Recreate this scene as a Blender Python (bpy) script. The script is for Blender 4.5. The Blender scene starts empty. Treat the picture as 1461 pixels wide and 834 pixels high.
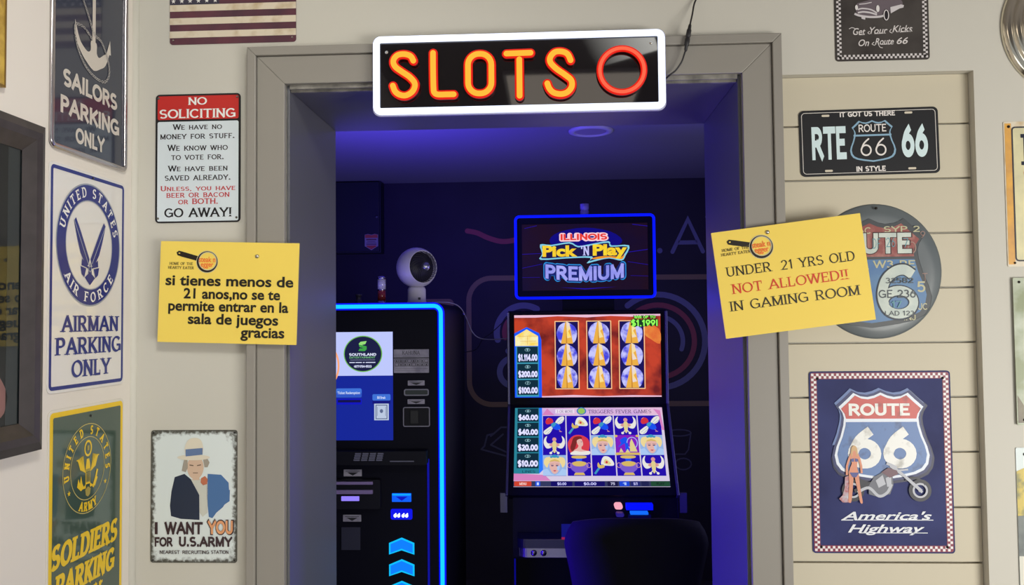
import bpy, bmesh, math, random
from math import sin, cos, pi, radians as R
from mathutils import Vector, Matrix
from mathutils.geometry import tessellate_polygon
random.seed(7)
SC = bpy.context.scene
COL = SC.collection

# ------------------------------------------------------------------ camera, world, lights, exposure
def make_camera():
    yaw, pit, rol = R(-2.72), R(2.11), R(-0.57)
    f = Vector((sin(yaw)*cos(pit), cos(yaw)*cos(pit), sin(pit)))
    rt = f.cross(Vector((0, 0, 1))).normalized(); up = rt.cross(f)
    r2 = cos(rol)*rt + sin(rol)*up; u2 = -sin(rol)*rt + cos(rol)*up
    cd = bpy.data.cameras.new('camera'); cd.sensor_width = 36; cd.lens = 36*1150/1461
    cd.clip_start = 0.05; cd.clip_end = 60
    c = bpy.data.objects.new('camera', cd); COL.objects.link(c)
    m = Matrix((r2, u2, -f)).transposed().to_4x4(); m.translation = (0, -1.75, 1.5)
    c.matrix_world = m; SC.camera = c
make_camera()
SC.view_settings.view_transform = 'Standard'; SC.view_settings.look = 'None'
SC.view_settings.exposure = 0.0; SC.view_settings.gamma = 1.0; SC.view_settings.use_curve_mapping = False
try:
    SC.cycles.use_denoising = True; SC.cycles.max_bounces = 8; SC.cycles.sample_clamp_indirect = 6
except Exception: pass
W = bpy.data.worlds.new('daylight'); SC.world = W; W.use_nodes = True
W.node_tree.nodes['Background'].inputs[0].default_value = (0.90, 0.95, 1.0, 1)
W.node_tree.nodes['Background'].inputs[1].default_value = 0.42

def area(name, loc, target, sx, sy, power, color):
    l = bpy.data.lights.new(name, 'AREA'); l.shape = 'RECTANGLE'; l.size = sx; l.size_y = sy
    l.energy = power; l.color = color
    o = bpy.data.objects.new(name, l); COL.objects.link(o); o.location = loc
    o.rotation_euler = (Vector(target)-Vector(loc)).to_track_quat('-Z', 'Y').to_euler()
    return o
area('storefront_window_light', (2.1, -2.2, .95), (.75, 0, .95), 1.4, 1.0, 58, (1.0, 0.975, 0.91))
area('rear_fill_light', (-.6, -4.3, .95), (-.6, 0, 1.0), 1.8, 1.0, 16, (0.97, 1.0, 1.0))  # added fill behind the viewer to brighten the left half
area('ceiling_lamp_light', (0.2, -1.7, 2.78), (-.927, -.45, 1.75), 0.5, 0.4, 4.6, (0.98, 0.97, 0.90)).data.spread = R(75)

# ------------------------------------------------------------------ materials
def lin(c):
    c = c/255
    return c/12.92 if c <= .04045 else ((c+.055)/1.055)**2.4
MATS = {}
def mat(name, rgb, rough=.5, metal=0, emit=0, coat=0, spec=.5, k=1.0, noise=0, nscale=8, c2=None, lo=.35, hi=.65, bump=0):
    if name in MATS: return MATS[name]
    m = bpy.data.materials.new(name); m.use_nodes = True; nt = m.node_tree; b = nt.nodes['Principled BSDF']
    c = [min(.95, lin(v)*k) for v in rgb] + [1]
    b.inputs['Base Color'].default_value = c if not emit else (.01, .01, .01, 1)
    b.inputs['Roughness'].default_value = rough; b.inputs['Metallic'].default_value = metal
    b.inputs['Specular IOR Level'].default_value = min(spec, .08) if emit else spec
    if coat: b.inputs['Coat Weight'].default_value = coat; b.inputs['Coat Roughness'].default_value = .03
    if emit:
        b.inputs['Emission Color'].default_value = [lin(v) for v in rgb] + [1]; b.inputs['Emission Strength'].default_value = emit
    if noise or c2 or bump:
        tc = nt.nodes.new('ShaderNodeTexCoord'); nz = nt.nodes.new('ShaderNodeTexNoise')
        nz.inputs['Scale'].default_value = nscale; nz.inputs['Detail'].default_value = 6
        nt.links.new(tc.outputs['Object'], nz.inputs['Vector'])
        if noise or c2:
            rp = nt.nodes.new('ShaderNodeValToRGB'); rp.color_ramp.elements[0].position = lo; rp.color_ramp.elements[1].position = hi
            rp.color_ramp.elements[0].color = c if not emit else [lin(v) for v in rgb]+[1]
            if c2: rp.color_ramp.elements[1].color = [min(.95, lin(v)*k) for v in c2] + [1]
            else: rp.color_ramp.elements[1].color = [v*(1-noise) for v in c[:3]] + [1]
            nt.links.new(nz.outputs['Fac'], rp.inputs['Fac'])
            nt.links.new(rp.outputs['Color'], b.inputs['Emission Color' if emit else 'Base Color'])
        if bump:
            bp = nt.nodes.new('ShaderNodeBump'); bp.inputs['Strength'].default_value = bump; bp.inputs['Distance'].default_value = .002
            nt.links.new(nz.outputs['Fac'], bp.inputs['Height']); nt.links.new(bp.outputs['Normal'], b.inputs['Normal'])
    MATS[name] = m
    return m
def ink(r, g, b, rough=.35):          # printed colour
    return mat('ink_%d_%d_%d' % (r, g, b), (r, g, b), rough, k=1.24, spec=.3)
def glow(r, g, b, s=1.0):             # lit screen or lamp colour
    return mat('lit_%d_%d_%d_%g' % (r, g, b, s), (r, g, b), .5, emit=s, spec=.1)

# ------------------------------------------------------------------ objects
def tag(o, label, cat, group=None, kind=None):
    if label: o['label'] = label
    if cat: o['category'] = cat
    if group: o['group'] = group
    if kind: o['kind'] = kind
    return o
def empty(name, loc, label, cat, rot=None, group=None):
    o = bpy.data.objects.new(name, None); COL.objects.link(o); o.empty_display_size = .05
    o.location = loc
    if rot is not None: o.rotation_euler = rot
    return tag(o, label, cat, group)
class MB:
    def __init__(s): s.v = []; s.f = []; s.sm = False
    def add(s, v, f):
        n = len(s.v); s.v += [tuple(p) for p in v]; s.f += [tuple(i+n for i in q) for q in f]; return s
    def build(s, name, m, parent=None, world=False, label=None, smooth=None, bevel=0, seg=2):
        me = bpy.data.meshes.new(name)
        v = s.v
        if world and parent is not None:
            off = parent.location.copy()
            if parent.parent is not None: off = off + parent.parent.location
            v = [(p[0]-off.x, p[1]-off.y, p[2]-off.z) for p in v]
        me.from_pydata(v, [], s.f); me.update()
        me.materials.append(m)
        sm = s.sm if smooth is None else smooth
        if sm:
            for p in me.polygons: p.use_smooth = True
        o = bpy.data.objects.new(name, me); COL.objects.link(o)
        if parent is not None: o.parent = parent
        if bevel:
            md = o.modifiers.new('bevel', 'BEVEL'); md.width = bevel; md.segments = seg; md.limit_method = 'ANGLE'
        if label: o['label'] = label
        return o
    def box(s, x0, y0, z0, x1, y1, z1):
        v = [(x, y, z) for z in (z0, z1) for y in (y0, y1) for x in (x0, x1)]
        return s.add(v, [(0, 2, 3, 1), (4, 5, 7, 6), (0, 1, 5, 4), (2, 6, 7, 3), (0, 4, 6, 2), (1, 3, 7, 5)])
    def prism(s, pts, a, b, axis='z'):
        """outline extruded from a to b; axis z: (x,y); axis y: pts are (x,z); axis x: pts are (y,z)"""
        def p3(p, t): return (p[0], p[1], t) if axis == 'z' else (p[0], t, p[1]) if axis == 'y' else (t, p[0], p[1])
        n = len(pts); tri = tess(pts)
        v = [p3(p, a) for p in pts] + [p3(p, b) for p in pts]
        f = [tuple(reversed(t)) for t in tri] + [tuple(i+n for i in t) for t in tri]
        f += [(i, (i+1) % n, (i+1) % n+n, i+n) for i in range(n)]
        return s.add(v, f)
    def lathe(s, prof, seg=48, axis='z', c=(0, 0, 0), a0=0, a1=2*pi):
        full = abs(a1-a0) > 6.28; ns = seg if full else seg+1
        v = []
        for i in range(ns):
            a = a0+(a1-a0)*i/seg
            for r, h in prof:
                p = (r*cos(a), r*sin(a), h) if axis == 'z' else (r*cos(a), h, r*sin(a)) if axis == 'y' else (h, r*cos(a), r*sin(a))
                v.append((p[0]+c[0], p[1]+c[1], p[2]+c[2]))
        m = len(prof); f = []
        for i in range(seg):
            j = (i+1) % ns
            for k in range(m-1): f.append((i*m+k, j*m+k, j*m+k+1, i*m+k+1))
        s.sm = True
        return s.add(v, f)
    def tube(s, pts, r, seg=10, closed=False, caps=True, ry=None, upv=None):
        P = [Vector(p) for p in pts]; n = len(P); v = []; prev = None
        for i in range(n):
            if closed: t = (P[(i+1) % n]-P[i-1]).normalized()
            else: t = (P[min(i+1, n-1)]-P[max(i-1, 0)]).normalized()
            u = Vector(upv) if upv else (prev if prev else (Vector((0, 0, 1)) if abs(t.z) < .9 else Vector((1, 0, 0))))
            a = (u-t*u.dot(t)).normalized(); b = t.cross(a); prev = a
            rr = r[i] if isinstance(r, (list, tuple)) else r
            rb = rr if ry is None else (ry*rr/max(r) if isinstance(r, (list, tuple)) else ry)
            for k in range(seg):
                q = 2*pi*k/seg; v.append(P[i]+a*(rb*cos(q))+b*(rr*sin(q)))
        f = []
        for i in range(n if closed else n-1):
            j = (i+1) % n
            for k in range(seg): l = (k+1) % seg; f.append((i*seg+k, i*seg+l, j*seg+l, j*seg+k))
        if caps and not closed:
            f.append(tuple(reversed(range(seg)))); f.append(tuple((n-1)*seg+k for k in range(seg)))
        s.sm = True
        return s.add(v, f)
def tess(pts):
    t = tessellate_polygon([[Vector((p[0], p[1], 0)) for p in pts]])
    out = []
    for a, b, c in t:
        A, B, Cc = pts[a], pts[b], pts[c]
        ar = (B[0]-A[0])*(Cc[1]-A[1])-(B[1]-A[1])*(Cc[0]-A[0])
        out.append((a, b, c) if ar >= 0 else (a, c, b))
    return out
def arc(cx, cy, rx, ry, a0, a1, n=None):
    n = n or max(4, int(abs(a1-a0)/12))
    return [(cx+rx*cos(R(a0+(a1-a0)*i/n)), cy+ry*sin(R(a0+(a1-a0)*i/n))) for i in range(n+1)]
def rrect(x0, y0, x1, y1, r, n=5):
    if x0 > x1: x0, x1 = x1, x0
    if y0 > y1: y0, y1 = y1, y0
    r = max(1e-5, min(r, (x1-x0)/2-1e-5, (y1-y0)/2-1e-5))
    return arc(x1-r, y1-r, r, r, 0, 90, n)+arc(x0+r, y1-r, r, r, 90, 180, n)+arc(x0+r, y0+r, r, r, 180, 270, n)+arc(x1-r, y0+r, r, r, 270, 360, n)
def smoothpts(pts, n=6, closed=False):
    out = []; m = len(pts)
    for i in range(m if closed else m-1):
        g = (lambda k: pts[k % m]) if closed else (lambda k: pts[max(0, min(m-1, k))])
        p0, p1, p2, p3 = g(i-1), g(i), g(i+1), g(i+2)
        for k in range(n):
            t = k/n
            out.append(tuple(.5*((2*p1[d])+(-p0[d]+p2[d])*t+(2*p0[d]-5*p1[d]+4*p2[d]-p3[d])*t*t+(-p0[d]+3*p1[d]-3*p2[d]+p3[d])*t**3) for d in range(len(p1))))
    if not closed: out.append(tuple(pts[-1]))
    return out

# ------------------------------------------------------------------ 2-D shapes: a list of (verts, faces)
def sh_poly(pts): return (list(pts), tess(pts))
def sh_ring(outer, inner):
    n = len(outer); return (list(outer)+list(inner), [(i, (i+1) % n, (i+1) % n+n, i+n) for i in range(n)])
def sh_stroke(pts, wf, cap=0.0, rnd=False, closed=False):
    P = [Vector(p) for p in pts]
    Q = [P[0]]
    for p in P[1:]:
        if (p-Q[-1]).length > 1e-6: Q.append(p)
    P = Q; n = len(P)
    if n < 2: return ([], [])
    if cap and not closed:
        P[0] = P[0]-(P[1]-P[0]).normalized()*cap; P[-1] = P[-1]+(P[-1]-P[-2]).normalized()*cap
    v = []; f = []
    for i in range(n):
        if closed: d0 = (P[i]-P[i-1]).normalized(); d1 = (P[(i+1) % n]-P[i]).normalized()
        else:
            d0 = (P[i]-P[i-1]).normalized() if i else None; d1 = (P[i+1]-P[i]).normalized() if i < n-1 else None
        a = d0 or d1; b = d1 or d0
        t = (a+b); t = t.normalized() if t.length > 1e-4 else b
        nn = Vector((-t.y, t.x)); k = 1/max(.55, Vector((-a.y, a.x)).dot(nn))
        w = (wf(t) if callable(wf) else wf)*.5*k
        v += [tuple(P[i]+nn*w), tuple(P[i]-nn*w)]
    for i in range(n if closed else n-1):
        j = (i+1) % n; f.append((2*i, 2*i+1, 2*j+1, 2*j))
    if rnd and not closed:
        for c, d in ((P[0], (P[0]-P[1]).normalized()), (P[-1], (P[-1]-P[-2]).normalized())):
            w = (wf(d) if callable(wf) else wf)*.5; a0 = math.degrees(math.atan2(d.y, d.x)); b = len(v)
            v.append(tuple(c)); pts2 = arc(c.x, c.y, w, w, a0-90, a0+90, 8); v += pts2
            f += [(b, b+1+i, b+2+i) for i in range(len(pts2)-1)]
    return (v, f)
def merge(shapes):
    v = []; f = []
    for a, b in shapes:
        n = len(v); v += list(a); f += [tuple(i+n for i in q) for q in b]
    return (v, f)
def xf(s, fn): return ([fn(p) for p in s[0]], s[1])

# stroke alphabet
def _G():
    st = lambda x: [(x, 0), (x, 1)]
    g = {}
    g['A'] = (.84, [[(0, 0), (.42, 1)], [(.42, 1), (.84, 0)], [(.15, .33), (.69, .33)]])
    g['B'] = (.72, [st(.08), [(.08, 1), (.34, 1)]+arc(.36, .76, .26, .24, 85, -90)+[(.08, .52)], [(.08, .52), (.38, .52)]+arc(.4, .26, .3, .26, 85, -90)+[(.08, 0)]])
    g['C'] = (.82, [arc(.44, .5, .43, .5, 42, 318, 20)])
    g['D'] = (.82, [st(.08), [(.08, 1), (.34, 1)]+arc(.36, .5, .42, .5, 85, -90, 14)+[(.08, 0)]])
    g['E'] = (.64, [st(.08), [(.08, 1), (.6, 1)], [(.08, .52), (.5, .52)], [(.08, 0), (.62, 0)]])
    g['F'] = (.6, [st(.08), [(.08, 1), (.6, 1)], [(.08, .5), (.48, .5)]])
    g['G'] = (.86, [arc(.44, .5, .43, .5, 42, 325, 20), [(.5, .44), (.82, .44)], [(.8, .44), (.8, .08)]])
    g['H'] = (.8, [st(.08), st(.72), [(.08, .51), (.72, .51)]])
    g['I'] = (.16, [st(.08)])
    g['J'] = (.5, [[(.42, 1), (.42, .24)]+arc(.22, .24, .2, .24, 0, -170)])
    g['K'] = (.76, [st(.08), [(.7, 1), (.1, .4)], [(.28, .56), (.74, 0)]])
    g['L'] = (.6, [st(.08), [(.08, 0), (.58, 0)]])
    g['M'] = (.96, [st(.08), [(.08, 1), (.48, .05)], [(.48, .05), (.88, 1)], st(.88)])
    g['N'] = (.82, [st(.08), [(.08, 1), (.74, 0)], st(.74)])
    g['O'] = (.9, [arc(.45, .5, .44, .5, 90, 450, 28)])
    g['P'] = (.68, [st(.08), [(.08, 1), (.34, 1)]+arc(.36, .74, .28, .26, 85, -90)+[(.08, .48)]])
    g['Q'] = (.9, [arc(.45, .5, .44, .5, 90, 450, 28), [(.5, .28), (.86, -.08)]])
    g['R'] = (.76, [st(.08), [(.08, 1), (.34, 1)]+arc(.36, .74, .28, .26, 85, -90)+[(.08, .48)], [(.36, .48), (.72, 0)]])
    g['S'] = (.68, [arc(.34, .745, .29, .255, 32, 262, 16)+arc(.33, .25, .31, .25, 82, -148, 16)])
    g['T'] = (.74, [st(.37), [(0, 1), (.74, 1)]])
    g['U'] = (.8, [[(.08, 1), (.08, .32)]+arc(.4, .32, .32, .32, 180, 360, 14)+[(.72, 1)]])
    g['V'] = (.8, [[(0, 1), (.4, 0)], [(.4, 0), (.8, 1)]])
    g['W'] = (1.16, [[(0, 1), (.29, 0)], [(.29, 0), (.58, 1)], [(.58, 1), (.87, 0)], [(.87, 0), (1.16, 1)]])
    g['X'] = (.78, [[(.02, 1), (.76, 0)], [(.76, 1), (.02, 0)]])
    g['Y'] = (.78, [[(0, 1), (.39, .45)], [(.78, 1), (.39, .45)], [(.39, .45), (.39, 0)]])
    g['Z'] = (.7, [[(.04, 1), (.66, 1)], [(.66, 1), (.04, 0)], [(.04, 0), (.68, 0)]])
    g['0'] = (.68, [arc(.34, .5, .31, .5, 90, 450, 24)])
    g['1'] = (.4, [[(.04, .8), (.24, 1)], [(.24, 1), (.24, 0)]])
    g['2'] = (.64, [arc(.31, .7, .27, .3, 165, -20, 14)+[(.05, 0)], [(.05, 0), (.6, 0)]])
    g['3'] = (.62, [arc(.28, .76, .25, .24, 150, -90, 14), arc(.28, .27, .3, .27, 80, -150, 14)])
    g['4'] = (.7, [[(.5, 0), (.5, 1)], [(.5, 1), (.03, .3)], [(.03, .3), (.68, .3)]])
    g['5'] = (.64, [[(.56, 1), (.13, 1)], [(.13, 1), (.09, .56)], [(.09, .56)]+arc(.3, .33, .28, .33, 110, -150, 16)])
    g['6'] = (.66, [[(.5, 1)]+smoothpts([(.5, 1), (.22, .72), (.06, .34)], 5)[1:], arc(.34, .31, .28, .31, 180, 540, 22)])
    g['7'] = (.62, [[(.02, 1), (.58, 1)], [(.58, 1), (.2, 0)]])
    g['8'] = (.66, [arc(.33, .75, .24, .25, 90, 450, 18), arc(.33, .26, .29, .26, 90, 450, 20)])
    g['9'] = (.66, [arc(.32, .69, .28, .31, 90, 450, 22), [(.6, .68), (.46, .3), (.16, 0)]])
    g['.'] = (.2, [[(.1, 0), (.1, .06)]]); g[','] = (.2, [[(.12, .06), (.1, 0), (.03, -.16)]])
    g["'"] = (.18, [[(.1, 1), (.08, .74)]]); g['!'] = (.22, [[(.11, 1), (.11, .3)], [(.11, 0), (.11, .05)]])
    g['-'] = (.4, [[(.05, .42), (.35, .42)]]); g['/'] = (.5, [[(.02, 0), (.48, 1)]]); g[' '] = (.38, [])
    g['('] = (.3, [arc(.4, .5, .34, .6, 130, 230, 8)]); g[')'] = (.3, [arc(-.1, .5, .34, .6, 50, -50, 8)])
    g['$'] = (.68, g['S'][1]+[[(.34, -.12), (.34, 1.12)]])
    return g
GL = _G()
STY = {
 'sans':   dict(thick=.17, thin=.15, nib=0, serif=0, space=.16),
 'bold':   dict(thick=.25, thin=.21, nib=0, serif=0, space=.2),
 'fat':    dict(thick=.33, thin=.26, nib=0, serif=0, space=.22),
 'thin':   dict(thick=.09, thin=.09, nib=0, serif=0, space=.2, rnd=True),
 'neon':   dict(thick=.13, thin=.13, nib=0, serif=0, space=.24, rnd=True),
 'copper': dict(thick=.20, thin=.13, nib=0, serif=.10, st=.05, space=.2),
 'roman':  dict(thick=.14, thin=.06, nib=22, serif=.17, st=.045, space=.2),
 'romanb': dict(thick=.24, thin=.10, nib=18, serif=.18, st=.06, space=.24),
 'slab':   dict(thick=.34, thin=.16, nib=8, serif=.17, st=.12, space=.28),
 'outline': dict(thick=.42, thin=.40, nib=0, serif=0, space=-.05, rnd=True),
}
def glyph(ch, sty):
    """one letter as shapes, cap height 1; lower case gives small capitals"""
    s = STY[sty]; k = 1.0
    if ch.islower(): ch = ch.upper(); k = .8
    w, strokes = GL.get(ch, GL[' '])
    th, tn = s['thick'], s['thin']
    def wf(d):
        a = math.atan2(d.y, d.x)-R(s['nib']); return tn+(th-tn)*abs(sin(a))
    iy = tn/2
    m = lambda p: (p[0], iy+p[1]*(1-2*iy))
    out = []
    for pl in strokes:
        q = [m(p) for p in pl]
        closed = len(q) > 6 and (Vector(q[0])-Vector(q[-1])).length < 1e-4
        if closed: q = q[:-1]
        out.append(sh_stroke(q, wf, 0 if s.get('rnd') else (iy if len(pl) == 2 or abs(q[0][0]-q[1][0]) < 1e-6 else 0), s.get('rnd', False), closed))
        if s['serif'] and not closed:
            for e, nb in ((0, 1), (-1, -2)):
                d = Vector(q[e])-Vector(q[nb]); d.normalize(); x, y = q[e]; oy = pl[e][1]
                hw = s['serif']+wf(d)*.35; t = s['st']
                if abs(d.y) > .5 and (oy in (0, 1)) and ch not in 'GJ149$':
                    if ch == 'A' and oy == 1 or ch in 'VW' and oy == 0 or ch == 'M' and x > .3 and x < .6 or ch == 'N' and oy == 0 and x > .5: continue
                    yy = 0 if oy == 0 else 1-t
                    out.append(sh_poly([(x-hw, yy), (x+hw, yy), (x+hw, yy+t), (x-hw, yy+t)]))
                elif abs(d.x) > .85 and ch in 'EFLTZ' and oy in (0, 1) and not (ch in 'EFL' and x < .2):
                    sg = -1 if oy == 1 else 1; y0 = 1 if oy == 1 else 0
                    out.append(sh_poly([(x-t*.6, y0), (x+t*.6, y0), (x+t*.6, y0+sg*s['serif']*1.7), (x-t*.6, y0+sg*s['serif']*1.7)]))
    g = merge(out)
    if k != 1: g = xf(g, lambda p: (p[0]*k, p[1]*k))
    return g, w*k
BC = {}
def bfont(txt, off=0.0, shear=0.0):
    key = (txt, off, shear)
    if key in BC: return BC[key]
    cu = bpy.data.curves.new('t', 'FONT'); cu.body = txt; cu.offset = off; cu.shear = shear; cu.resolution_u = 4; cu.fill_mode = 'FRONT'
    ob = bpy.data.objects.new('t', cu); COL.objects.link(ob)
    dg = bpy.context.evaluated_depsgraph_get(); me = bpy.data.meshes.new_from_object(ob.evaluated_get(dg))
    sh = ([(v.co.x, v.co.y) for v in me.vertices], [tuple(p.vertices) for p in me.polygons])
    bpy.data.objects.remove(ob); bpy.data.curves.remove(cu); bpy.data.meshes.remove(me)
    BC[key] = sh
    return sh
_h = bfont('H'); BH = max(p[1] for p in _h[0])
def text(txt, sty='sans'):
    if sty.startswith('b:'):
        a = sty.split(':'); sh = bfont(txt, float(a[1]), float(a[2]) if len(a) > 2 else 0)
        return xf(sh, lambda p: (p[0]/BH, p[1]/BH))
    x = 0; parts = []
    for ch in txt:
        g, w = glyph(ch, sty); parts.append(xf(g, lambda p, x=x: (p[0]+x, p[1]))); x += w+STY[sty]['space']
    return merge(parts)
def fit(sh, x0, x1, yb, hc, shear=0):
    if not sh[0]: return sh
    if shear: sh = xf(sh, lambda p: (p[0]+shear*p[1], p[1]))
    a = min(p[0] for p in sh[0]); b = max(p[0] for p in sh[0]); k = (x1-x0)/(b-a)
    return xf(sh, lambda p: (x0+(p[0]-a)*k, yb+p[1]*hc))
def arc_text(txt, sty, cx, cy, r, a0, a1, hc, kx=1.0, inside=False, wk=.85):
    """letters standing on a circle of radius r from angle a0 to a1 (degrees); inside: heads point to the centre"""
    ws = [glyph(c, sty)[1]+STY[sty]['space'] for c in txt]; tot = sum(ws); x = 0; out = []
    for c, w in zip(txt, ws):
        g, gw = glyph(c, sty); mid = x+w/2; a = a0+(a1-a0)*mid/tot; x += w
        rot = R(a-90) if not inside else R(a+90)
        ox, oy = cx+r*cos(R(a))*1.0, cy+r*sin(R(a))
        def tr(p):
            px, py = (p[0]-gw/2)*hc*wk, p[1]*hc
            return (cx+(ox-cx+px*cos(rot)-py*sin(rot))*kx, oy+px*sin(rot)+py*cos(rot))
        out.append(xf(g, tr))
    return merge(out)
def star(cx, cy, r, k=.4, kx=1, a0=90, n=5):
    return sh_poly([(cx+kx*(r if i % 2 == 0 else r*k)*cos(R(a0+180/n*i)), cy+(r if i % 2 == 0 else r*k)*sin(R(a0+180/n*i))) for i in range(2*n)])

# a flat face with printing on it. local x right, y up, z out of the face; u,v run 0..1 from the top left
SPLIT = ('torn_edge', 'orange_edge', 'light_ring', 'legs', 'tyre_print', 'wheel_rim_print', 'headlamp_print', 'orange_bands', 'hair_print', 'eagle_shield_print')
class Face:
    STEP = .0004
    def __init__(s, base, w, h, z=0.0): s.base = base; s.w = w; s.h = h; s.z = z
    def p(s, u, v): return ((u-.5)*s.w, (.5-v)*s.h)
    def put(s, name, shape, m, layer=1, label=None, smooth=False):
        if isinstance(shape, list):
            if ('lettering' in name or name in SPLIT) and len(shape) > 1:
                return [s.put(name, q, m, layer, label) for q in shape][0]
            shape = merge(shape)
        z = s.z+s.STEP*layer
        n = len(shape[0]); par = list(range(n))
        def root(i):
            while par[i] != i: par[i] = par[par[i]]; i = par[i]
            return i
        for q in shape[1]:
            for i in q[1:]: par[root(i)] = root(q[0])
        ids = {}; zz = []
        for i in range(n): zz.append(z+.000025*(ids.setdefault(root(i), len(ids)) % 10))
        mb = MB(); mb.add([(p[0], p[1], zz[i]) for i, p in enumerate(shape[0])], shape[1])
        return mb.build(name, m, s.base, label=label, smooth=smooth)
    def poly(s, pts): return sh_poly([s.p(*q) for q in pts])
    def rr(s, u0, v0, u1, v1, r=0): a = s.p(u0, v0); b = s.p(u1, v1); return sh_poly(rrect(a[0], a[1], b[0], b[1], r))
    def frame(s, u0, v0, u1, v1, r, t):
        a = s.p(u0, v0); b = s.p(u1, v1); x0, x1 = a[0], b[0]; y0, y1 = b[1], a[1]
        return sh_ring(rrect(x0, y0, x1, y1, r), rrect(x0+t, y0+t, x1-t, y1-t, max(r-t, .0004)))
    def ell(s, u, v, rx, ry, n=40): c = s.p(u, v); return sh_poly(arc(c[0], c[1], rx, ry, 0, 360, n)[:-1])
    def ring(s, u, v, rx, ry, t, n=48):
        c = s.p(u, v); return sh_ring(arc(c[0], c[1], rx, ry, 0, 360, n)[:-1], arc(c[0], c[1], rx-t, ry-t, 0, 360, n)[:-1])
    def t(s, txt, u0, u1, vb, hc, sty='sans', shear=0): a = s.p(u0, vb); b = s.p(u1, vb); return fit(text(txt, sty), a[0], b[0], a[1], hc*s.h, shear)
    def line(s, pts, w, rnd=False, closed=False): return sh_stroke([s.p(*q) for q in pts], w, 0, rnd, closed)
def sign(name, label, cat, c, w, h, m, r=.006, t=.0012, roll=0, side='front', gap=.0006, lean=0, group=None):
    """a printed plate hung on the front wall or on the left wall"""
    if side == 'front': M = Matrix.Rotation(R(90), 4, 'X')
    else: M = Matrix.Rotation(R(90), 4, 'Z') @ Matrix.Rotation(R(90), 4, 'X')
    M = M @ Matrix.Rotation(R(roll), 4, 'Z') @ Matrix.Rotation(R(lean), 4, 'X')
    o = empty(name, c, label, cat, M.to_euler(), group)
    mb = MB(); mb.prism(rrect(-w/2, -h/2, w/2, h/2, r, 6), gap, gap+t)
    mb.build('plate', m, o)
    return Face(o, w, h, gap+t)
def nail(F, u, v, r=.0032, m=None, name='nail'):
    c = F.p(u, v); mb = MB(); mb.lathe([(0, .0036), (r*.6, .0032), (r, .0016), (r*1.02, .0002)], 16, 'z', (c[0], c[1], F.z))
    return mb.build(name, m or NAIL, F.base)
NAIL = mat('nail_steel', (190, 185, 175), .3, 1)
HOLE = ink(35, 30, 28)

# ------------------------------------------------------------------ the front room and the doorway
WALL = mat('beige_wall_paint', (203, 199, 188), .55, spec=.3, bump=.05, nscale=120)
WALLL = mat('lit_left_wall_paint', (226, 218, 208), .5, spec=.3, bump=.05, nscale=120)  # paler than the front wall: stronger light put into the colour
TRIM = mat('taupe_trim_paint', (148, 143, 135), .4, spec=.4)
PLANK = mat('cream_plank_paint', (203, 194, 172), .5, spec=.3)
DARKW = mat('navy_wall_paint', (46, 41, 54), .6, spec=.3, noise=.25, nscale=3)
CEIL = mat('white_ceiling_paint', (150, 146, 142), .8, spec=.1)
FLOOR = mat('dark_floor_tile', (92, 84, 76), .4, noise=.3, nscale=2)
def struct(mb, name, m, **k):
    o = mb.build(name, m, **k); o['kind'] = 'structure'; return o
DL, DR, DT = -.580, .417, 2.030          # doorway
T = .379                                 # wall thickness
PX0, PX1, PZ0, PZ1 = .49, .909, .32, 2.028
w = MB()
w.box(-1.9, 0, 0, DL, T, 2.9); w.box(DL, 0, DT, DR, T, 2.9); w.box(DR, 0, 0, PX0, T, 2.9)
w.box(PX0, .034, 0, PX1, T, 2.9); w.box(PX0, 0, PZ1, PX1, .034, 2.9); w.box(PX0, 0, 0, PX1, .034, PZ0); w.box(PX1, 0, 0, 4.2, T, 2.9)
struct(w, 'wall_front', WALL)
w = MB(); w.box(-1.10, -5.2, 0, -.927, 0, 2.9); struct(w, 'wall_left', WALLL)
w = MB(); w.box(-1.10, -5.2, -.1, 4.2, T+2.8, 0); struct(w, 'floor', FLOOR)
w = MB(); w.box(-1.10, -5.2, 2.9, 4.2, 0, 3.0); struct(w, 'ceiling', CEIL)
w = MB()
for i in range(11):
    g = [PZ1, 1.9195, 1.8010, 1.6830, 1.5655, 1.4482, 1.3315, 1.2150, 1.0980, .9815, .865, .32]
    w.box(PX0+.001, .022, g[i+1]+.0019, PX1-.0005, .0335, g[i]-(.0019 if i else .0005))
struct(w, 'trim_5', PLANK, bevel=.001)
w = MB(); w.tube([(-.9275, -.0005, .001), (-.9275, -.0005, 2.899)], .011, 12); struct(w, 'trim_6', WALL)
# casing: a flat board with a raised back band, mitred at the corners
XO0, XO1, ZO = -.662, .500, 2.112
def casing(name, a, b, bi, ai, c, d, e, f_):
    mb = MB()
    for quad, dep in (((a, b, bi, ai), .024), ((c, d, e, f_), .017)):
        v = [(x, 0, z) for x, z in quad]+[(x, -dep, z) for x, z in quad]
        mb.add(v, [(0, 1, 2, 3), (7, 6, 5, 4), (0, 4, 5, 1), (1, 5, 6, 2), (2, 6, 7, 3), (3, 7, 4, 0)])
    return struct(mb, name, TRIM, bevel=.0016)
bw = .0195; g = .0009
casing('trim_1', (XO0, 0), (XO0, ZO), (XO0+bw, ZO-bw), (XO0+bw, 0), (XO0+bw+g, 0), (XO0+bw+g, ZO-bw-g), (DL, DT), (DL, 0))
casing('trim_2', (XO0, ZO), (XO1, ZO), (XO1-bw, ZO-bw), (XO0+bw, ZO-bw), (XO0+bw+g, ZO-bw-g), (XO1-bw-g, ZO-bw-g), (DR, DT), (DL, DT))
casing('trim_3', (XO1, ZO), (XO1, 0), (XO1-bw, 0), (XO1-bw, ZO-bw), (XO1-bw-g, ZO-bw-g), (XO1-bw-g, 0), (DR, 0), (DR, DT))
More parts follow.
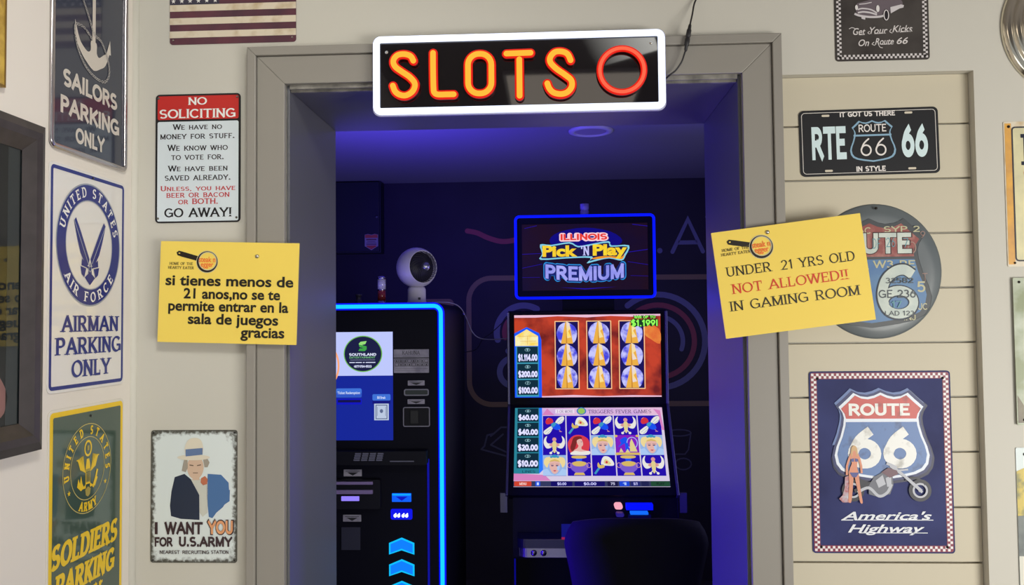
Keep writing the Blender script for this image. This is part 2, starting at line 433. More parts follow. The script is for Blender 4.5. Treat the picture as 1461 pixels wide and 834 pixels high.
w = MB(); w.box(DL, -.002, 0, DL+.007, T+.004, DT); w.box(DR-.007, -.002, 0, DR, T+.004, DT); w.box(DL+.007, .012, DT-.012, DR-.007, T+.004, DT)
struct(w, 'trim_4', mat('shaded_jamb_taupe', (96, 96, 100), .42, spec=.35), bevel=.002)  # same taupe as the casing, its shade darkened into the colour
# metal head track under the casing
TRK = mat('scuffed_track_metal', (104, 101, 96), .6, .2, c2=(150, 146, 138), nscale=30)
w = MB(); w.box(DL+.008, -.006, DT-.006, DR-.008, .011, DT); w.box(DL+.008, .004, DT-.014, DR-.008, .0115, DT-.006); w.box(DL+.008, -.006, DT-.0095, DR-.008, -.003, DT-.006)
struct(w, 'trim_7', TRK)
# lit ceiling panel behind the viewer, seen mirrored in the sign's black face
cl = empty('ceiling_light', (.15, -3.55, 2.9), 'flat white ceiling light panel in the front room behind the viewer', 'light')
w = MB(); w.box(-.25, -4.35, 2.875, .55, -2.75, 2.899); w.build('frame', mat('white_lamp_frame', (225, 225, 222), .4), cl, world=True)
w = MB(); w.box(-.23, -4.33, 2.868, .53, -2.77, 2.876); w.build('diffuser', glow(255, 240, 222, 2.0), cl, world=True)

# ------------------------------------------------------------------ the gaming room shell
w = MB(); w.box(-1.9, 3.0, 0, 1.5, 3.1, 2.4); struct(w, 'wall_back', DARKW)
w = MB(); w.box(-1.9, T, 0, -1.7, 3.0, 2.4); struct(w, 'wall_left', DARKW)
w = MB(); w.box(1.3, T, 0, 1.5, 3.0, 2.4); struct(w, 'wall_right', DARKW)
w = MB(); w.box(-1.9, T, 2.335, 1.5, 3.1, 2.44); struct(w, 'ceiling', mat('dimmed_gaming_ceiling', (128, 126, 132), .8, spec=.1))  # whitish ceiling, darkened in colour to hold back front-room light
area('gaming_room_fill', (1.22, 1.35, 1.35), (-.1, 1.8, 1.75), .8, 1.1, 8.5, (.50, .48, 1.0))  # added bluish fill out of view; no machine stands there

# ------------------------------------------------------------------ signs on the front wall, left of the doorway
BLK = ink(28, 26, 28); WHT = ink(214, 216, 212); RED = ink(178, 44, 40)
def no_soliciting():
    F = sign('tin_sign', 'tall red, white and black tin sign telling solicitors to go away', 'sign', (-.7806, 0, 1.8723), .1935, .2885, BLK, .009)
    q = lambda x, y: ((x-38)/500, (y-35)/770)
    F.put('white_panel', F.rr(*q(50, 200), *q(526, 796), .004), ink(196, 204, 208), 1)
    F.put('red_panel', F.rr(*q(50, 46), *q(526, 188), .004), RED, 1)
    L = lambda t, x0, x1, y0, y1, s='copper': F.t(t, *(q(x0, 0)[0], q(x1, 0)[0]), q(0, y1)[1], (y1-y0)/770, s)
    F.put('headline_lettering', [L('NO', 229, 341, 56, 101), L('SOLICITING', 62, 508, 126, 180)], WHT, 2)
    F.put('black_lettering', [L('We have no', 138, 430, 216, 249), L('money for stuff.', 66, 504, 268, 305), L('We know who', 107, 464, 339, 375),
        L('to vote for.', 132, 441, 394, 430), L('We have been', 111, 464, 464, 498), L('saved already.', 95, 481, 515, 553), L('GO AWAY!', 93, 488, 718, 772)], BLK, 2)
    F.put('red_lettering', [L('Unless, you have', 69, 508, 585, 615), L('beer or bacon', 104, 475, 620, 655), L('or BOTH.', 174, 408, 662, 695)], ink(172, 50, 52), 2)
    for u, v in ((.035, .03), (.96, .03), (.035, .965), (.955, .965)): nail(F, u, v, .0025, mat('dull_screw', (120, 116, 110), .4, .8))
no_soliciting()

def recruiting():
    W_, H_ = .1935, .2885
    m = bpy.data.materials.new('aged_tin_print'); m.use_nodes = True; nt = m.node_tree; b = nt.nodes['Principled BSDF']
    N = nt.nodes.new; K = nt.links.new
    tc = N('ShaderNodeTexCoord'); sp = N('ShaderNodeSeparateXYZ'); K(tc.outputs['Object'], sp.inputs[0])
    def mt(op, a, bb=None):
        n = N('ShaderNodeMath'); n.operation = op
        for i, x in enumerate((a, bb)):
            if x is None: continue
            if isinstance(x, (int, float)): n.inputs[i].default_value = x
            else: K(x, n.inputs[i])
        return n.outputs[0]
    ex = mt('SUBTRACT', W_/2, mt('ABSOLUTE', sp.outputs[0])); ey = mt('SUBTRACT', H_/2, mt('ABSOLUTE', sp.outputs[1]))
    d = mt('MINIMUM', ex, ey); cor = mt('MULTIPLY', mt('ADD', ex, ey), .28); d = mt('MINIMUM', d, cor)
    nz = N('ShaderNodeTexNoise'); nz.inputs['Scale'].default_value = 120; nz.inputs['Detail'].default_value = 8; K(tc.outputs['Object'], nz.inputs['Vector'])
    t = mt('ADD', d, mt('MULTIPLY', mt('SUBTRACT', nz.outputs['Fac'], .5), .022))
    rp = N('ShaderNodeValToRGB'); e = rp.color_ramp.elements
    e[0].position = .0035; e[0].color = [lin(v)*1.3 for v in (66, 64, 56)]+[1]; e[1].position = .010; e[1].color = [lin(v)*1.32 for v in (196, 203, 202)]+[1]
    K(t, rp.inputs['Fac']); K(rp.outputs['Color'], b.inputs['Base Color']); b.inputs['Roughness'].default_value = .4
    F = sign('tin_sign', 'aged white army recruiting tin sign with a coated figure and rusty edges', 'sign', (-.7863, 0, 1.1257), W_, H_, m, .006)
    q = lambda x, y: ((x-25)/485, (y-50)/755)
    P = lambda pts: F.poly([q(*a) for a in pts])
    # a plain figure in a coat, standing square to the viewer
    F.put('navy_coat_print', P([(215, 300), (160, 318), (142, 400), (134, 480), (140, 540), (195, 556), (300, 562), (298, 420), (250, 330)]), ink(38, 46, 64), 1)
    F.put('blue_coat_print', [P([(345, 300), (420, 305), (462, 350), (468, 430), (430, 490), (395, 520), (372, 552), (352, 545), (340, 420)]), P([(415, 420), (470, 390), (468, 455), (425, 485)])], ink(70, 104, 150), 1)
    F.put('shirt_print', P([(250, 330), (300, 420), (300, 520), (318, 544), (346, 520), (345, 345), (320, 330)]), ink(186, 186, 176), 1)
    F.put('tie_print', P([(308, 325), (330, 312), (346, 330), (342, 358), (320, 365), (306, 350)]), ink(176, 104, 76), 2)
    F.put('face_print', [F.ell(*q(276, 262), .0185, .026), P([(255, 300), (298, 300), (300, 335), (262, 335)])], ink(196, 168, 146), 2)
    F.put('hair_print', [P([(214, 215), (232, 210), (234, 265), (222, 290), (200, 282), (206, 250)]), P([(318, 206), (340, 205), (356, 235), (345, 262), (328, 262)])], ink(150, 142, 130), 3)
    F.put('hat_print', [P(smoothpts([(222, 200), (216, 150), (236, 106), (270, 94), (304, 104), (320, 146), (316, 190)], 4)), F.poly([q(x, y) for x, y in arc(266, 206, 92, 16, 0, 360, 24)[:-1]])], ink(204, 196, 178), 3)
    F.put('hat_band_print', P([(221, 160), (317, 152), (317, 190), (222, 200)]), ink(92, 112, 148), 4)
    F.put('features_print', [P([(244, 246), (266, 250), (266, 255), (244, 252)]), P([(286, 250), (308, 245), (308, 251), (286, 255)]), P([(262, 292), (292, 292), (290, 296), (264, 296)])], ink(96, 78, 66), 3)
    L = lambda t, x0, x1, y0, y1, s='bold': F.t(t, q(x0, 0)[0], q(x1, 0)[0], q(0, y1)[1], (y1-y0)/755, s)
    DK = ink(58, 42, 46)
    F.put('black_lettering', [F.rr(*q(51, 574), *q(67, 643)), L('WANT', 104, 320, 573, 643), L('FOR', 51, 153, 659, 713), L('U.S.ARMY', 187, 487, 656, 713),
        L('NEAREST', 79, 192, 734, 754, 'sans'), L('RECRUITING', 207, 356, 734, 754, 'sans'), L('STATION', 367, 464, 733, 753, 'sans')], DK, 4)
    F.put('orange_lettering_edge', L('YOU', 341, 494, 559, 647, 'fat'), DK, 4)
    F.put('orange_lettering', L('YOU', 347, 488, 565, 641, 'bold'), ink(206, 146, 104), 5)
    for u, v in ((.03, .02), (.97, .02), (.03, .98), (.97, .98)): nail(F, u, v, .002, HOLE, 'nail_hole')
recruiting()

def flag():
    W_, H_ = .2876, .195
    cr = mat('flag_aged_cream', (196, 184, 164), .4, k=1.3, c2=(168, 146, 112), nscale=26, lo=.5, hi=.75); rd = mat('flag_dark_red', (88, 44, 56), .4, k=1.3, c2=(66, 36, 50), nscale=14)
    F = sign('flag_sign', 'weathered tin sign of a striped flag with stars', 'sign', (-.7025, 0, 2.1288+H_/2), W_, H_, rd, .007)
    for i in range(6):
        F.put('cream_stripe', F.rr(0 if True else 0, (2*i+1)/13, 1, (2*i+2)/13), cr, 1)
    F.put('blue_canton', F.rr(.001, .003, .395, 7/13), mat('flag_navy', (46, 42, 58), .4, k=1.3), 2)
    st = []
    for r in range(9):
        for c in range(6 if r % 2 == 0 else 5):
            p = F.p(.03+.0665*c+(.033 if r % 2 else 0), 7/13*(.075+.106*r)); st.append(star(p[0], p[1], .0058))
    F.put('stars', st, ink(206, 202, 200), 3)['kind'] = 'stuff'
    for u, v in ((.03, .95), (.97, .95)): nail(F, u, v, .002)
flag()

PAN = ink(38, 32, 26); SIL = mat('pan_silver_print', (186, 178, 150), .35, k=1.2); ORG = ink(226, 108, 54)
YEL = mat('yellow_foam_board', (238, 208, 94), .55, k=1.10, spec=.3)
def pan_logo(F, u, v, r, hu, hv, tx):
    c = F.p(u, v); h = F.p(hu, hv); d = (Vector(c)-Vector(h)).normalized(); n = Vector((-d.y, d.x)); e = Vector(c)-d*r*.9; H = Vector(h)
    F.put('pan_handle_print', [sh_poly([tuple(H+n*.0052-d*.002), tuple(H-d*.006), tuple(H-n*.0052-d*.002), tuple(H-n*.0056+d*.008), tuple(e-n*.0045), tuple(e+n*.006), tuple(H+n*.0056+d*.008)])], PAN, 1)
    F.put('pan_hole_print', sh_poly(arc(h[0]+.001, h[1], .002, .0014, 0, 350, 12)), YEL, 2)
    F.put('pan_body_print', sh_ring(arc(c[0], c[1], r, r, 0, 350, 36), arc(c[0]+.001, c[1]+.0015, r*.8, r*.8, 0, 350, 36)), PAN, 1)
    F.put('pan_rim_print', [sh_ring(arc(c[0], c[1], r*1.04, r*1.04, 0, 350, 36), arc(c[0], c[1], r*.985, r*.985, 0, 350, 36)), sh_ring(arc(c[0]+.001, c[1]+.0015, r*.86, r*.86, 0, 350, 36), arc(c[0]+.001, c[1]+.0015, r*.79, r*.79, 0, 350, 36))], SIL, 2)
    ru = r/F.w; rv = r/F.h
    F.put('pan_lettering', [F.t('steak n', u-ru*.78, u+ru*.78, v+rv*.02, rv*.5, 'b:0.012'), F.t('egger', u-ru*.58, u+ru*.6, v+rv*.46, rv*.46, 'b:0.012')], ORG, 3)
    F.put('slogan_lettering', [F.t('HOME OF THE', tx[0], tx[1], tx[2], .026, 'romanb'), F.t('HEARTY EATER', tx[0]-.009, tx[1]+.01, tx[2]+.04, .026, 'romanb')], ink(96, 84, 40), 1)
def yellow_board(c, roll, w, h, label, lines, logo, nl, lean=0):
    F = sign('notice_board', label, 'notice', c, w, h, YEL, .0008, .004, roll, gap=0, lean=lean, group=None)
    pan_logo(F, *logo)
    for nm, m, ls in lines: F.put(nm, [F.t(*a) for a in ls], m, 2)
    nail(F, *nl, r=.0044)
KB = ink(38, 34, 28)
b_ = 'b:0.026'
yellow_board((-.700, -.0252, 1.5703), -1.8, .3068, .2203, 'yellow Spanish age notice with bold black lettering, left of the doorway',
    [('black_lettering', KB, [('si tienes menos de', .045, .968, .434, .098, b_), ('21 anos,no se te', .180, .876, .562, .096, b_), ('permite entrar en la', .072, .938, .685, .098, b_),
     ('sala de juegos', .217, .868, .812, .098, b_), ('gracias', .600, .915, .935, .098, b_)])],
    (.342, .199, .0235, .135, .118, (.066, .238, .234)), (.701, .136))
yellow_board((.5093, -.030, 1.591), 6.9, .312, .2248, 'tilted yellow English age notice with black and red lettering, right of the doorway',
    [('black_lettering', KB, [('UNDER', .058, .372, .428, .088, 'roman'), ('21 YRS OLD', .425, .922, .430, .088, 'roman'), ('IN GAMING ROOM', .050, .927, .753, .090, 'roman')]),
     ('red_lettering', ink(196, 58, 40), [('NOT ALLOWED!!', .080, .866, .594, .090, 'roman')])],
    (.319, .190, .0245, .112, .108, (.052, .236, .19)), (.373, .062))

# ------------------------------------------------------------------ SLOTS sign and its cable
def slots():
    W_, H_ = .6313, .1752
    o = empty('neon_sign', (-.0638, -.0262, 2.0356), 'lit orange neon slots sign with white glowing border above the doorway', 'neon sign', (R(90), 0, 0))
    mb = MB(); mb.prism(rrect(-W_/2, -H_/2, W_/2, H_/2, .016, 6), 0, .008); mb.build('backing', mat('white_acrylic_edge', (170, 168, 186), .3), o)
    F = Face(o, W_, H_, .008); F.STEP = .001
    mb = MB(); mb.prism(rrect(-W_/2+.012, -H_/2+.012, W_/2-.012, H_/2-.012, .004, 4), .008, .0088)
    mb.build('black_face', mat('gloss_black_acrylic', (16, 12, 16), .03, spec=.7), o)
    # white silicone light tube around the edge
    mb = MB(); x, y = W_/2-.0092, H_/2-.0092
    ring = rrect(-x, -y, x, y, .010, 6)
    mb.tube([(a, b, .0130) for a, b in ring], .0074, 12, closed=True, ry=.0055, upv=(0, 0, 1)); mb.build('border_tube', glow(226, 234, 255, 1.7), o)
    NR = glow(232, 24, 6, 1.0); NO = glow(255, 182, 52, 1.08); BODY = mat('dark_red_silicone', (70, 10, 14), .4)
    q = lambda a, b: ((a-32)/417*1.0, (b-24)/113)
    def pt(px, py, k=1):     # layout measured along the face: 417 x 113 units, top edge rising to the right by 12.5
        if k: py = 82.1+(py-76)*.926
        u = (px-533)/415.5; v = (py-(54.5-u*12.5))/113.5
        return ((u-.5)*W_, (.5-v)*H_)
    def letter(nm, strokes, wr, wo, core=NO):
        def run(w, z, ry):
            mb = MB()
            for s_ in strokes:
                P = [Vector(p) for p in s_]; r = w/2; d0 = (P[0]-P[1]).normalized(); d1 = (P[-1]-P[-2]).normalized(); st = [R(a) for a in (8, 30, 52, 72)]
                pts = [P[0]+d0*(r*cos(a)) for a in st]+P+[P[-1]+d1*(r*cos(a)) for a in reversed(st)]
                rad = [r*sin(a) for a in st]+[r]*len(P)+[r*sin(a) for a in reversed(st)]
                mb.tube([(p.x, p.y, z) for p in pts], rad, 12, ry=ry, upv=(0, 0, 1))
            return mb
        body = run(wr*1.05, .013, .006).build(nm, BODY, o)
        run(wr, .0195, .0028).build('red_tube', NR, body)
        run(wo, .0222, .0016).build('glowing_core', core, body)
    S1 = smoothpts([pt(*a) for a in ((593, 86), (589, 79), (580, 76), (570, 78), (564.5, 86), (567, 95), (577, 103), (588, 111), (595, 121), (592, 132), (583, 138.5), (574, 138), (567, 133), (563.5, 124))], 5)
    L1 = [pt(621, 74)]+[pt(621, 100)]+[pt(621.5, 128), pt(623, 134.5), pt(628, 137), pt(640, 136.8), pt(650, 136.5)]
    O1 = rrect(*pt(670.5, 135.5), *pt(703.5, 74.5), .0235, 8); O1 = O1+[O1[0], O1[1]]
    T1 = [pt(725, 74.5), pt(759, 73)]; T2 = [pt(743, 83), pt(743, 138)]
    S2 = smoothpts([pt(*a) for a in ((815, 84), (811, 75), (803, 71), (793, 72), (786.5, 80), (787, 88), (795, 97), (807, 106), (815.5, 114), (816, 124), (810, 132), (801, 135), (791, 133), (785, 127), (782, 119))], 5)
    for nm, st in (('neon_letter_s', [S1]), ('neon_letter_l', [smoothpts(L1, 4)]), ('neon_letter_o', [O1]), ('neon_letter_t', [T1, T2]), ('neon_letter_s', [S2])):
        letter(nm, st, .0200, .0122)
    c = pt(886.5, 102.6, 0); rad = .0468
    letter('neon_ring', [[(c[0]+rad*cos(R(a)), c[1]+rad*sin(R(a))) for a in range(0, 369, 8)]], .0140, .0074, glow(255, 104, 72, 1.0))
    for x, y in ((-.285, .052), (.285, .058)):
        mb = MB(); mb.lathe([(0, .0105), (.003, .0102), (.0036, .0088)], 14, 'z', (x, y, 0)); mb.build('screw', NAIL, o)
slots()
def cable():
    o = empty('power_cord', (.25, -.02, 2.02), 'thin black power cord running from the neon sign up the wall', 'cord')
    BL = mat('black_cord', (34, 32, 36), .5)
    pts = smoothpts([(.2505, -.012, 2.018), (.262, -.028, 2.026), (.2735, -.029, 2.0345), (.286, -.0315, 2.052), (.2925, -.0325, 2.070), (.2955, -.0325, 2.078)], 6)
    mb = MB(); mb.tube(pts, .0018, 8); mb.build('lower_lead', BL, o, world=True)
    pts = smoothpts([(.3055, -.0300, 2.130), (.3075, -.0285, 2.140), (.3125, -.021, 2.158), (.320, -.010, 2.188), (.336, -.005, 2.22), (.350, -.004, 2.29)], 6)
    mb = MB(); mb.tube(pts, .0018, 8); mb.build('upper_lead', BL, o, world=True)
    mb = MB(); a = Vector((.2945, -.0325, 2.074)); b = Vector((.3060, -.0300, 2.134))
    ts = [0, .06, .2, .22, .45, .47, .53, .55, .78, .8, .94, 1]; rr = [.002, .0034, .0038, .005, .0052, .0044, .0044, .0052, .005, .0038, .0034, .002]
    mb.tube([a.lerp(b, t) for t in ts], rr, 12); mb.build('connector', BL, o, world=True)
cable()

# ------------------------------------------------------------------ signs right of the doorway
SH = [(0, 0), (.14, .035), (.28, .052), (.43, .042), (.575, .004), (.72, .08), (.895, .165), (.815, .23), (.785, .29), (.80, .37), (.865, .50), (.955, .62), (1.0, .72), (.965, .82), (.87, .89), (.7, .935), (.45, .965), (.2, .985), (0, 1.0)]
def shield(F, u, v0, v1, hu, k=1.0):
    """highway shield outline: centre u, top v0, bottom v1, half width hu; k shrinks it about its middle"""
    right = SH; pts = right+[(-x, y) for x, y in reversed(right[1:-1])]
    return [(u+hu*x*k, (v0+v1)/2+(v1-v0)*(y-.5)*k) for x, y in pts]
def clipped(pts, lo, hi):
    """part of an outline between two heights"""
    def cut(ps, keep, y):
        out = []
        for i in range(len(ps)):
            a, b = ps[i-1], ps[i]
            if keep(a[1]) != keep(b[1]): t = (y-a[1])/(b[1]-a[1]); out.append((a[0]+(b[0]-a[0])*t, y))
            if keep(b[1]): out.append(b)
        return out
    return cut(cut(pts, lambda y: y >= lo, lo), lambda y: y <= hi, hi)
def checks(F, m, cell, inset, n):
    """n rows of small squares around the edge"""
    sh = []; x0, x1, y0, y1 = -F.w/2+inset, F.w/2-inset, -F.h/2+inset, F.h/2-inset
    nx = round((x1-x0)/cell); ny = round((y1-y0)/cell); cx, cy = (x1-x0)/nx, (y1-y0)/ny
    for i in range(nx):
        for j in range(ny):
            if (i < n or i >= nx-n or j < n or j >= ny-n) and (i+j) % 2 == 0:
                a, b = x0+i*cx, y0+j*cy; sh.append(([(a, b), (a+cx, b), (a+cx, b+cy), (a, b+cy)], [(0, 1, 2, 3)]))
    return merge(sh)

def plate66():
    F = sign('licence_plate', 'black novelty licence plate with a blue highway shield between white letters', 'licence plate', (.6942, .022, 1.883), .2965, .1445, ink(36, 36, 38), .011, .0015, .7)
    q = lambda x, y: ((x-147)/593, (y-(460-(x-147)*.030))/283)
    F.put('white_border', F.frame(.018, .035, .982, .965, .008, .0012), ink(206, 200, 194), 1)
    LW = ink(214, 208, 204); LB = ink(196, 214, 216); BL = ink(128, 160, 182)
    F.put('small_lettering', [F.t('IT GOT US THERE', .297, .693, .115, .078, 'bold'), F.t('IN STYLE', .402, .612, .945, .078, 'bold')], LW, 1)
    F.put('large_lettering', [F.t('RTE', .088, .336, .752, .50, 'bold'), F.t('66', .732, .920, .752, .51, 'bold')], LB, 1)
    s0 = shield(F, .526, .175, .805, .165); s1 = shield(F, .526, .175, .805, .165, .925)
    A = [F.p(*a) for a in s0]; B = [F.p(*a) for a in s1]
    F.put('shield_outline', [sh_ring(A, B), F.rr(.39, .388, .662, .415)], BL, 1)
    F.put('shield_lettering', [F.t('ROUTE', .428, .626, .352, .115, 'sans'), F.t('66', .436, .622, .715, .27, 'thin')], LW, 2)
    for x, y in ((262, 481), (615, 468), (268, 717), (622, 706)):
        u, v = q(x, y); F.put('bolt_slot', F.rr(u-.028, v-.016, u+.028, v+.016, .002), ink(196, 186, 168), 1)
plate66()

def americas():
    F = sign('tin_sign', 'navy highway tin sign with a red checked border, a shield and a motorcycle', 'sign', (.7025, .022, 1.1943), .297, .3865, mat('navy_print', (36, 39, 82), .5, k=1.1, spec=.15, c2=(54, 60, 110), nscale=5), .007, .0012, 0)
    b0 = F.p(.02, .015)
    mb = sh_ring(rrect(-F.w/2+.003, -F.h/2+.003, F.w/2-.003, F.h/2-.003, .005), rrect(-F.w/2+.0165, -F.h/2+.0165, F.w/2-.0165, F.h/2-.0165, .001))
    F.put('checked_border', mb, ink(124, 44, 62), 1)
    c = checks(F, None, .0053, .0046, 2); F.put('white_checks', c, ink(212, 206, 206), 2)['kind'] = 'stuff'
    u0, v0, v1, hu = .503, .125, .590, .325
    sh = lambda k: shield(F, u0, v0, v1, hu, k)
    pol = lambda pts: F.poly(pts)
    F.put('shield_shadow', pol([(u+.006, v+.008) for u, v in sh(1.12)]), ink(28, 28, 58), 3)
    F.put('shield_bevel', pol([(u-.012, v-.012) for u, v in shield(F, u0, v0, v1, hu, 1.09) if v < .42]), ink(88, 108, 156), 4)
    F.put('shield_edge', pol(sh(1.09)), ink(40, 46, 92), 5)
    F.put('shield_outline', pol(sh(1.03)), ink(206, 212, 222), 6)
    mid = .262
    crack = lambda n, a, b: mat(n, a, .4, k=1.3, c2=b, nscale=40, lo=.55, hi=.72)
    F.put('shield_red_field', pol(clipped(sh(.97), 0, mid)), crack('cracked_red', (172, 56, 48), (120, 40, 40)), 7)
    F.put('shield_blue_field', pol(clipped(sh(.97), mid+.018, 1)), crack('cracked_blue', (64, 98, 150), (40, 62, 104)), 7)
    CW = crack('cracked_white', (206, 206, 202), (160, 158, 152))
    F.put('shield_lettering', [F.t('ROUTE', .275, .705, .245, .067, 'bold'), F.t('66', .262, .745, .535, .232, 'bold')], CW, 8)
    # motorcycle
    BK = ink(30, 30, 40); CH = ink(166, 168, 176); DG = ink(92, 94, 104)
    wr = .0235
    W2 = F.p(.762, .655); W1 = F.p(.29, .655)
    F.put('tyre_print', [sh_ring(arc(c_[0], c_[1], wr, wr, 0, 350, 30), arc(c_[0], c_[1], wr*.66, wr*.66, 0, 350, 30)) for c_ in (W1, W2)], BK, 9)
    F.put('wheel_rim_print', [sh_ring(arc(c_[0], c_[1], wr*.68, wr*.68, 0, 350, 30), arc(c_[0], c_[1], wr*.50, wr*.50, 0, 350, 30)) for c_ in (W1, W2)]+[sh_poly(arc(W2[0], W2[1], .004, .004, 0, 350, 12))], CH, 10)
    F.put('frame_print', [F.line(smoothpts([(.33, .60), (.40, .625), (.47, .60), (.53, .565), (.58, .545)]), .012), F.line([(.30, .66), (.38, .63), (.46, .615)], .008), F.line(smoothpts([(.66, .60), (.71, .585), (.77, .60), (.80, .625)]), .004)], BK, 10)
    F.put('engine_print', [pol([(.40, .63), (.44, .58), (.50, .555), (.57, .575), (.575, .625), (.55, .675), (.46, .69), (.40, .675)])], DG, 11)
    F.put('chrome_print', [F.line([(.555, .52), (.65, .575), (.775, .665)], .005), F.line([(.565, .515), (.66, .575), (.775, .655)], .003), F.line(smoothpts([(.32, .665), (.40, .64), (.47, .685), (.53, .665), (.56, .62)]), .006),
        F.line([(.53, .505), (.60, .53)], .006), F.line([(.61, .545), (.68, .54)], .004), pol([(.45, .60), (.50, .57), (.52, .62), (.47, .64)]), pol([(.52, .585), (.56, .575), (.56, .63), (.53, .635)])], CH, 12)
    F.put('fuel_tank_print', pol([(.49, .555), (.54, .53), (.60, .545), (.61, .565), (.55, .585)]), ink(96, 66, 76), 13)
    # standing woman
    SK = ink(196, 128, 100)
    F.put('woman_body_print', [pol(smoothpts([(.27, .46), (.285, .50), (.272, .53), (.262, .56), (.262, .62), (.256, .68), (.255, .715), (.272, .72), (.282, .68), (.29, .62), (.298, .575), (.312, .62), (.325, .67), (.338, .72), (.355, .722), (.348, .68), (.338, .62), (.332, .565), (.322, .53), (.325, .50), (.338, .46), (.305, .445)], 3, True)),
        F.line([(.272, .47), (.25, .52), (.248, .57)], .0045), F.line([(.335, .47), (.35, .52), (.352, .56)], .0045), F.ell(.303, .432, .006, .0085)], SK, 13)
    F.put('woman_hair_print', pol(smoothpts([(.303, .408), (.322, .42), (.328, .455), (.322, .47), (.312, .44), (.296, .44), (.286, .47), (.28, .455), (.285, .42)], 3, True)), ink(186, 150, 104), 14)
    F.put('swimsuit_print', [pol([(.278, .482), (.300, .478), (.300, .497), (.282, .497)]), pol([(.306, .478), (.330, .482), (.326, .497), (.308, .497)]), pol([(.266, .556), (.336, .556), (.312, .582), (.288, .582)])], ink(70, 72, 128), 14)
    F.put('flag_cloth_print', pol([(.235, .58), (.26, .575), (.255, .70), (.275, .72), (.215, .72), (.19, .70), (.215, .68), (.23, .64)]), mat('flag_cloth_ink', (170, 70, 78), .4, c2=(186, 190, 200), nscale=70), 12)
    F.put('script_lettering', [F.t("America's", .205, .842, .816, .042, 'b:0.02:.35'), F.t('Highway', .250, .790, .885, .042, 'b:0.02:.35'), F.line([(.205, .818), (.29, .818)], .002), F.line([(.30, .818), (.852, .818)], .0016), F.line([(.33, .888), (.81, .888)], .0016)], ink(206, 208, 214), 3)
    for u, v in ((.06, .04), (.945, .04), (.06, .965), (.945, .965)): nail(F, u, v, .0028, HOLE, 'nail_hole')
americas()

def kicks():
    W_, H_ = .1985, .272
    F = sign('tin_sign', 'small black highway tin sign with a vintage car and white script', 'sign', (.7191, 0, 2.1897), W_, H_, mat('worn_black_print', (56, 51, 49), .5, k=1.05, spec=.2, c2=(76, 71, 68), nscale=9), .007, .0012, -.1)
    c = checks(F, None, .0047, .004, 2); F.put('white_checks', c, ink(196, 190, 190), 1)['kind'] = 'stuff'
    q = lambda x, y: ((x-85)/1125, 1-(742-y)/1545)
    pol = lambda pts: F.poly([q(*a) for a in pts])
    GR = ink(98, 88, 94); LG = ink(190, 184, 186); MG = ink(140, 132, 138); DK = ink(40, 36, 40)
    F.put('car_body_print', [pol([(330, 70), (360, 30), (520, -10), (600, -70), (760, -90), (860, -40), (900, 30), (905, 80), (760, 150), (700, 120), (640, 190), (420, 210), (350, 170)])], GR, 2)
    F.put('car_window_print', pol([(560, -10), (615, -62), (740, -76), (800, -30), (700, -8)]), DK, 3)
    F.put('car_chrome_print', [F.line([q(*a) for a in smoothpts([(322, 160), (380, 185), (500, 205), (620, 205), (690, 185)])], .0045), F.line([q(*a) for a in smoothpts([(360, 110), (420, 98), (520, 115), (590, 160)])], .0030),
        F.line([q(*a) for a in smoothpts([(362, 150), (430, 140), (520, 155), (590, 180)])], .0035), F.line([q(*a) for a in [(380, 45), (450, 40), (530, 25)]], .002), pol([(400, 190), (450, 205), (448, 238), (405, 225)])], LG, 4)
    F.put('car_side_print', pol([(752, 90), (880, 60), (915, 70), (908, 100), (860, 110), (755, 168)]), LG, 4)
    F.put('headlamp_print', [F.ell(*q(347, 85), .003, .0055), F.ell(*q(602, 105), .0035, .0075)], ink(206, 202, 200), 5)
    F.put('wheel_print', F.ell(*q(700, 185), .0062, .0125), DK, 5)
    F.put('whitewall_print', F.ring(*q(700, 188), .0058, .0118, .0019), ink(206, 200, 200), 6)
    L = lambda t, x0, x1, yb, hc, s='b:0.012:.3': F.t(t, q(x0, 0)[0], q(x1, 0)[0], q(0, yb)[1], hc/1545, s)
    F.put('script_lettering', [L('Get', 300, 450, 420, 80), L('Your', 500, 715, 412, 80), L('Kicks', 770, 1010, 398, 80), L('On', 362, 490, 560, 78), L('Route', 560, 785, 548, 78), L('66', 818, 955, 545, 78),
        F.line([q(*a) for a in smoothpts([(255, 345), (290, 330), (330, 345)])], .0014), F.line([q(370, 422), (q(440, 0)[0], q(0, 420)[1])], .0012), F.line([q(555, 412), q(690, 408)], .0012), F.line([q(860, 400), q(1010, 392)], .0012), F.line([q(*a) for a in smoothpts([(500, 415), (478, 400), (500, 380)])], .0014),
        F.line([q(*a) for a in smoothpts([(770, 410), (738, 390), (760, 360)])], .0014), F.line([q(630, 547), q(780, 541)], .0012), F.line([q(*a) for a in smoothpts([(560, 556), (525, 540), (550, 515)])], .0014), F.line([q(*a) for a in smoothpts([(600, 545), (620, 580), (650, 588)])], .0014)], ink(196, 190, 188), 2)
    for u, v in ((.05, .97), (.95, .97)): nail(F, u, v, .0025, HOLE, 'nail_hole')
kicks()

